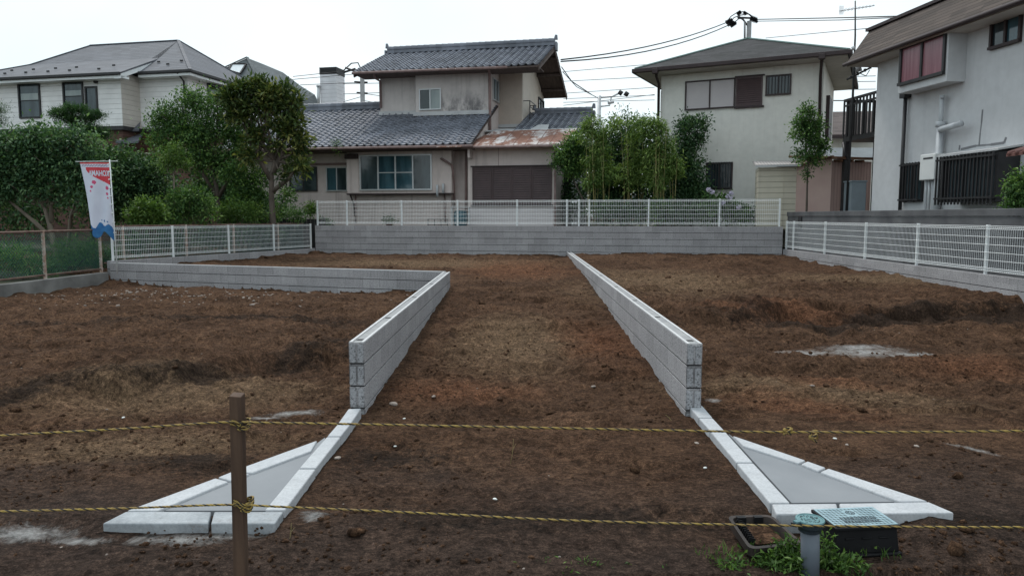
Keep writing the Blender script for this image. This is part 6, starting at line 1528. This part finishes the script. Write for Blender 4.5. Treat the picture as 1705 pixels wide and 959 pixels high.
weedclump('sparse creeping weeds at the bottom centre', [wl(985,948,0,.09,.025,3.72), wl(905,944,0,.05,.02,3.75), wl(1040,951,0,.08,.02,3.72), wl(950,953,0,.09,.015,3.70), wl(870,955,0,.04,.012,3.7)], 80, 8, .03, .01, .0, 4, 3.7)
blades('grass blades scattered along the road edge', 'grass', 1.50, 3.78, .55, .07, 150, .06, .004)
# dry straws and sticks
for (px, py, qx_, qy_, hh, lb_) in ((480,905,485,870,.0,'thin dry straw standing right of the left kerb'), (850,770,855,730,0,'thin dry stalk in the middle of the driveway soil'), (1122,705,1108,690,0,'dry weed stalk left of the right kerb')):
    a = at_z(px, py, hz(at_z(px,py,.08).x, at_z(px,py,.08).y)); b = at_y(qx_, qy_, a.y+.02); mb = MB(); mb.tube([Vector((0,0,-.01)), (b-a)*.5+Vector((.006,0,0)), b-a], [.0016,.0013,.0008], 5)
    mb.tube([(b-a)*.45, (b-a)*.8+Vector((.02,0,-.003))], [.001,.0006], 4); o = mb.build('dry_stalk', M['bamboo'], None, True); o.location = a; tag(o, lb_, 'stalk', 'dry stalks')

# ------------------------------------------------------------------ clods and pebbles
def rocks(name, label, xy, size, mat, seed, squash=.6, sink=.25):
    r_ = np.random.default_rng(seed); t_ = (1+5**.5)/2
    ico = np.array([(-1,t_,0),(1,t_,0),(-1,-t_,0),(1,-t_,0),(0,-1,t_),(0,1,t_),(0,-1,-t_),(0,1,-t_),(t_,0,-1),(t_,0,1),(-t_,0,-1),(-t_,0,1)])/1.9
    fi = np.array([(0,11,5),(0,5,1),(0,1,7),(0,7,10),(0,10,11),(1,5,9),(5,11,4),(11,10,2),(10,7,6),(7,1,8),(3,9,4),(3,4,2),(3,2,6),(3,6,8),(3,8,9),(4,9,5),(2,4,11),(6,2,10),(8,6,7),(9,8,1)])
    n = len(xy); z = height(xy[:,0], xy[:,1]); s = size*r_.lognormal(0,.5,n)
    v = ico[None]*(1+r_.normal(0,.22,(n,12,1))); ax_ = r_.uniform(.6,1.3,(n,1,3)); ax_[:,:,2] *= squash; v = v*ax_*s[:,None,None]
    a = r_.uniform(0,6.28,n); ca, sa = np.cos(a), np.sin(a); x = v[:,:,0]*ca[:,None]-v[:,:,1]*sa[:,None]; y = v[:,:,0]*sa[:,None]+v[:,:,1]*ca[:,None]
    V = np.stack([x+xy[:,0:1], y+xy[:,1:2], v[:,:,2]+z[:,None]+s[:,None]*(squash-sink)*.5],2).reshape(-1,3)
    F = (fi[None]+12*np.arange(n)[:,None,None]).reshape(-1,3); o = np_mesh(name, V, F, mat, False); tag(o, kind='stuff'); return tag(o, label, 'soil')
def scat(n, seed, x0=-11, x1=8, y0=3.6, y1=24, bias=1.6):
    r_ = np.random.default_rng(seed); y = y0+(y1-y0)*r_.uniform(0,1,n)**bias; x = r_.uniform(-1,1,n)*(y*.75+1.0)
    k = (x > x0) & (x < x1) & ~((np.abs(x+1.4) < .13) & (y > 4.2)) & ~((np.abs(x-1.55) < .13) & (y > 4.2))
    # keep off the kerb triangles and the L wall
    k &= ~((y < 5.7) & (y > 4.15) & (np.abs(x) > 1.3) & (np.abs(x) < 1.75 + (5.7-y)*1.0)) & ~((y>14.3)&(y<17.6)&(x<-1.2))
    xy = np.stack([x,y],1)[k]; m_ = fbm(xy[:,0], xy[:,1], .9, 3, 81+seed); return xy[m_ > r_.uniform(.38,.64,len(xy))]
rocks('soil_clods', 'crumbly brown soil clods scattered over the bare plot', scat(30000, 1, bias=1.25), .0080, M['soil'], 1, .7)
rocks('soil_clods', 'larger brown lumps of turned earth', scat(700, 2, y0=6.5), .022, M['soil'], 2, .5)
M['stone'] = pm('pale_stone', (.34,.29,.25), (.2,.16,.14), 9, .85)
rocks('pebbles', 'pale pebbles scattered thinly over the soil', scat(350, 3, bias=1.3), .006, M['stone'], 3, .6)
r_ = np.random.default_rng(5)
P0_ = at_z(250, 495, .28); xy = np.stack([P0_.x + r_.normal(0,1.8,420), P0_.y + r_.normal(0,.8,420)],1); xy = xy[(xy[:,1] < 14.6 + (-1.46-xy[:,0])*.33) & (xy[:,0] > -9.6)]
rocks('pebbles', 'spread of pale pebbles at the back of the left plot', xy, .016, M['stone'], 6, .6)
# single visible stones
def stone(px, py, s_, label, mat='stone', pale=False):
    z = .15
    for _ in range(6): p = at_z(px, py, z); z = hzd(p.x, p.y)
    bm = bmesh.new(); bmesh.ops.create_icosphere(bm, subdivisions=2, radius=s_)
    for v in bm.verts: v.co = Vector((v.co.x*1.3, v.co.y*.9, v.co.z*.55)) * (1+.25*(random.random()-.5))
    me = bpy.data.meshes.new('stone'); bm.to_mesh(me); bm.free(); me.materials.append(M[mat]); o = bpy.data.objects.new('stone', me); col.objects.link(o); o.location = (p.x, p.y, z+s_*.2); o.rotation_euler = (0,0,random.random()*6); tag(o, label, 'stone')
M['whitebit'] = pm('white_fragment', (.75,.75,.72), None, 6, .7)
for i, (px, py, s_, lb_, m_) in enumerate(((655,680,.035,'flat brown stone beside the near end of the left block wall','stone'),(722,664,.02,'small pinkish stone on the driveway soil','stone'),(673,697,.012,'white chip just above the upper rope in the driveway','whitebit'),
    (824,831,.012,'white fragment on the soil in the middle of the driveway mouth','whitebit'),(90,701,.016,'white scrap on the soil at the far left above the rope','whitebit'),(203,645,.014,'cluster of white crumbs below the left bank','whitebit'),(988,646,.022,'brown stone right of the driveway centre','stone'),
    (1436,674,.035,'reddish lump of earth right of the right block wall','soil'),(1352,650,.018,'small pale red stone on the right plot','stone'),(1410,742,.014,'pale pebble beyond the right kerb triangle','stone'),(1526,743,.016,'flat pale stone further right beyond the kerb triangle','stone'),(562,763,.02,'brown stone against the left kerb','stone'),(600,884,.03,'dark lump with a twig in the foreground soil','soil'),(104,912,.016,'pale pebble at the bottom left corner','stone'),
    (1174,779,.012,'flat white chip on the right part of the driveway','whitebit'),(1160,738,.016,'dark pebble left of the right kerb','stone'),(658,742,.010,'tiny white chip beneath the upper rope','whitebit'),(1390,730,.012,'tiny white pebble beside the hanging knot','whitebit'))):
    stone(px, py, s_, lb_, m_)
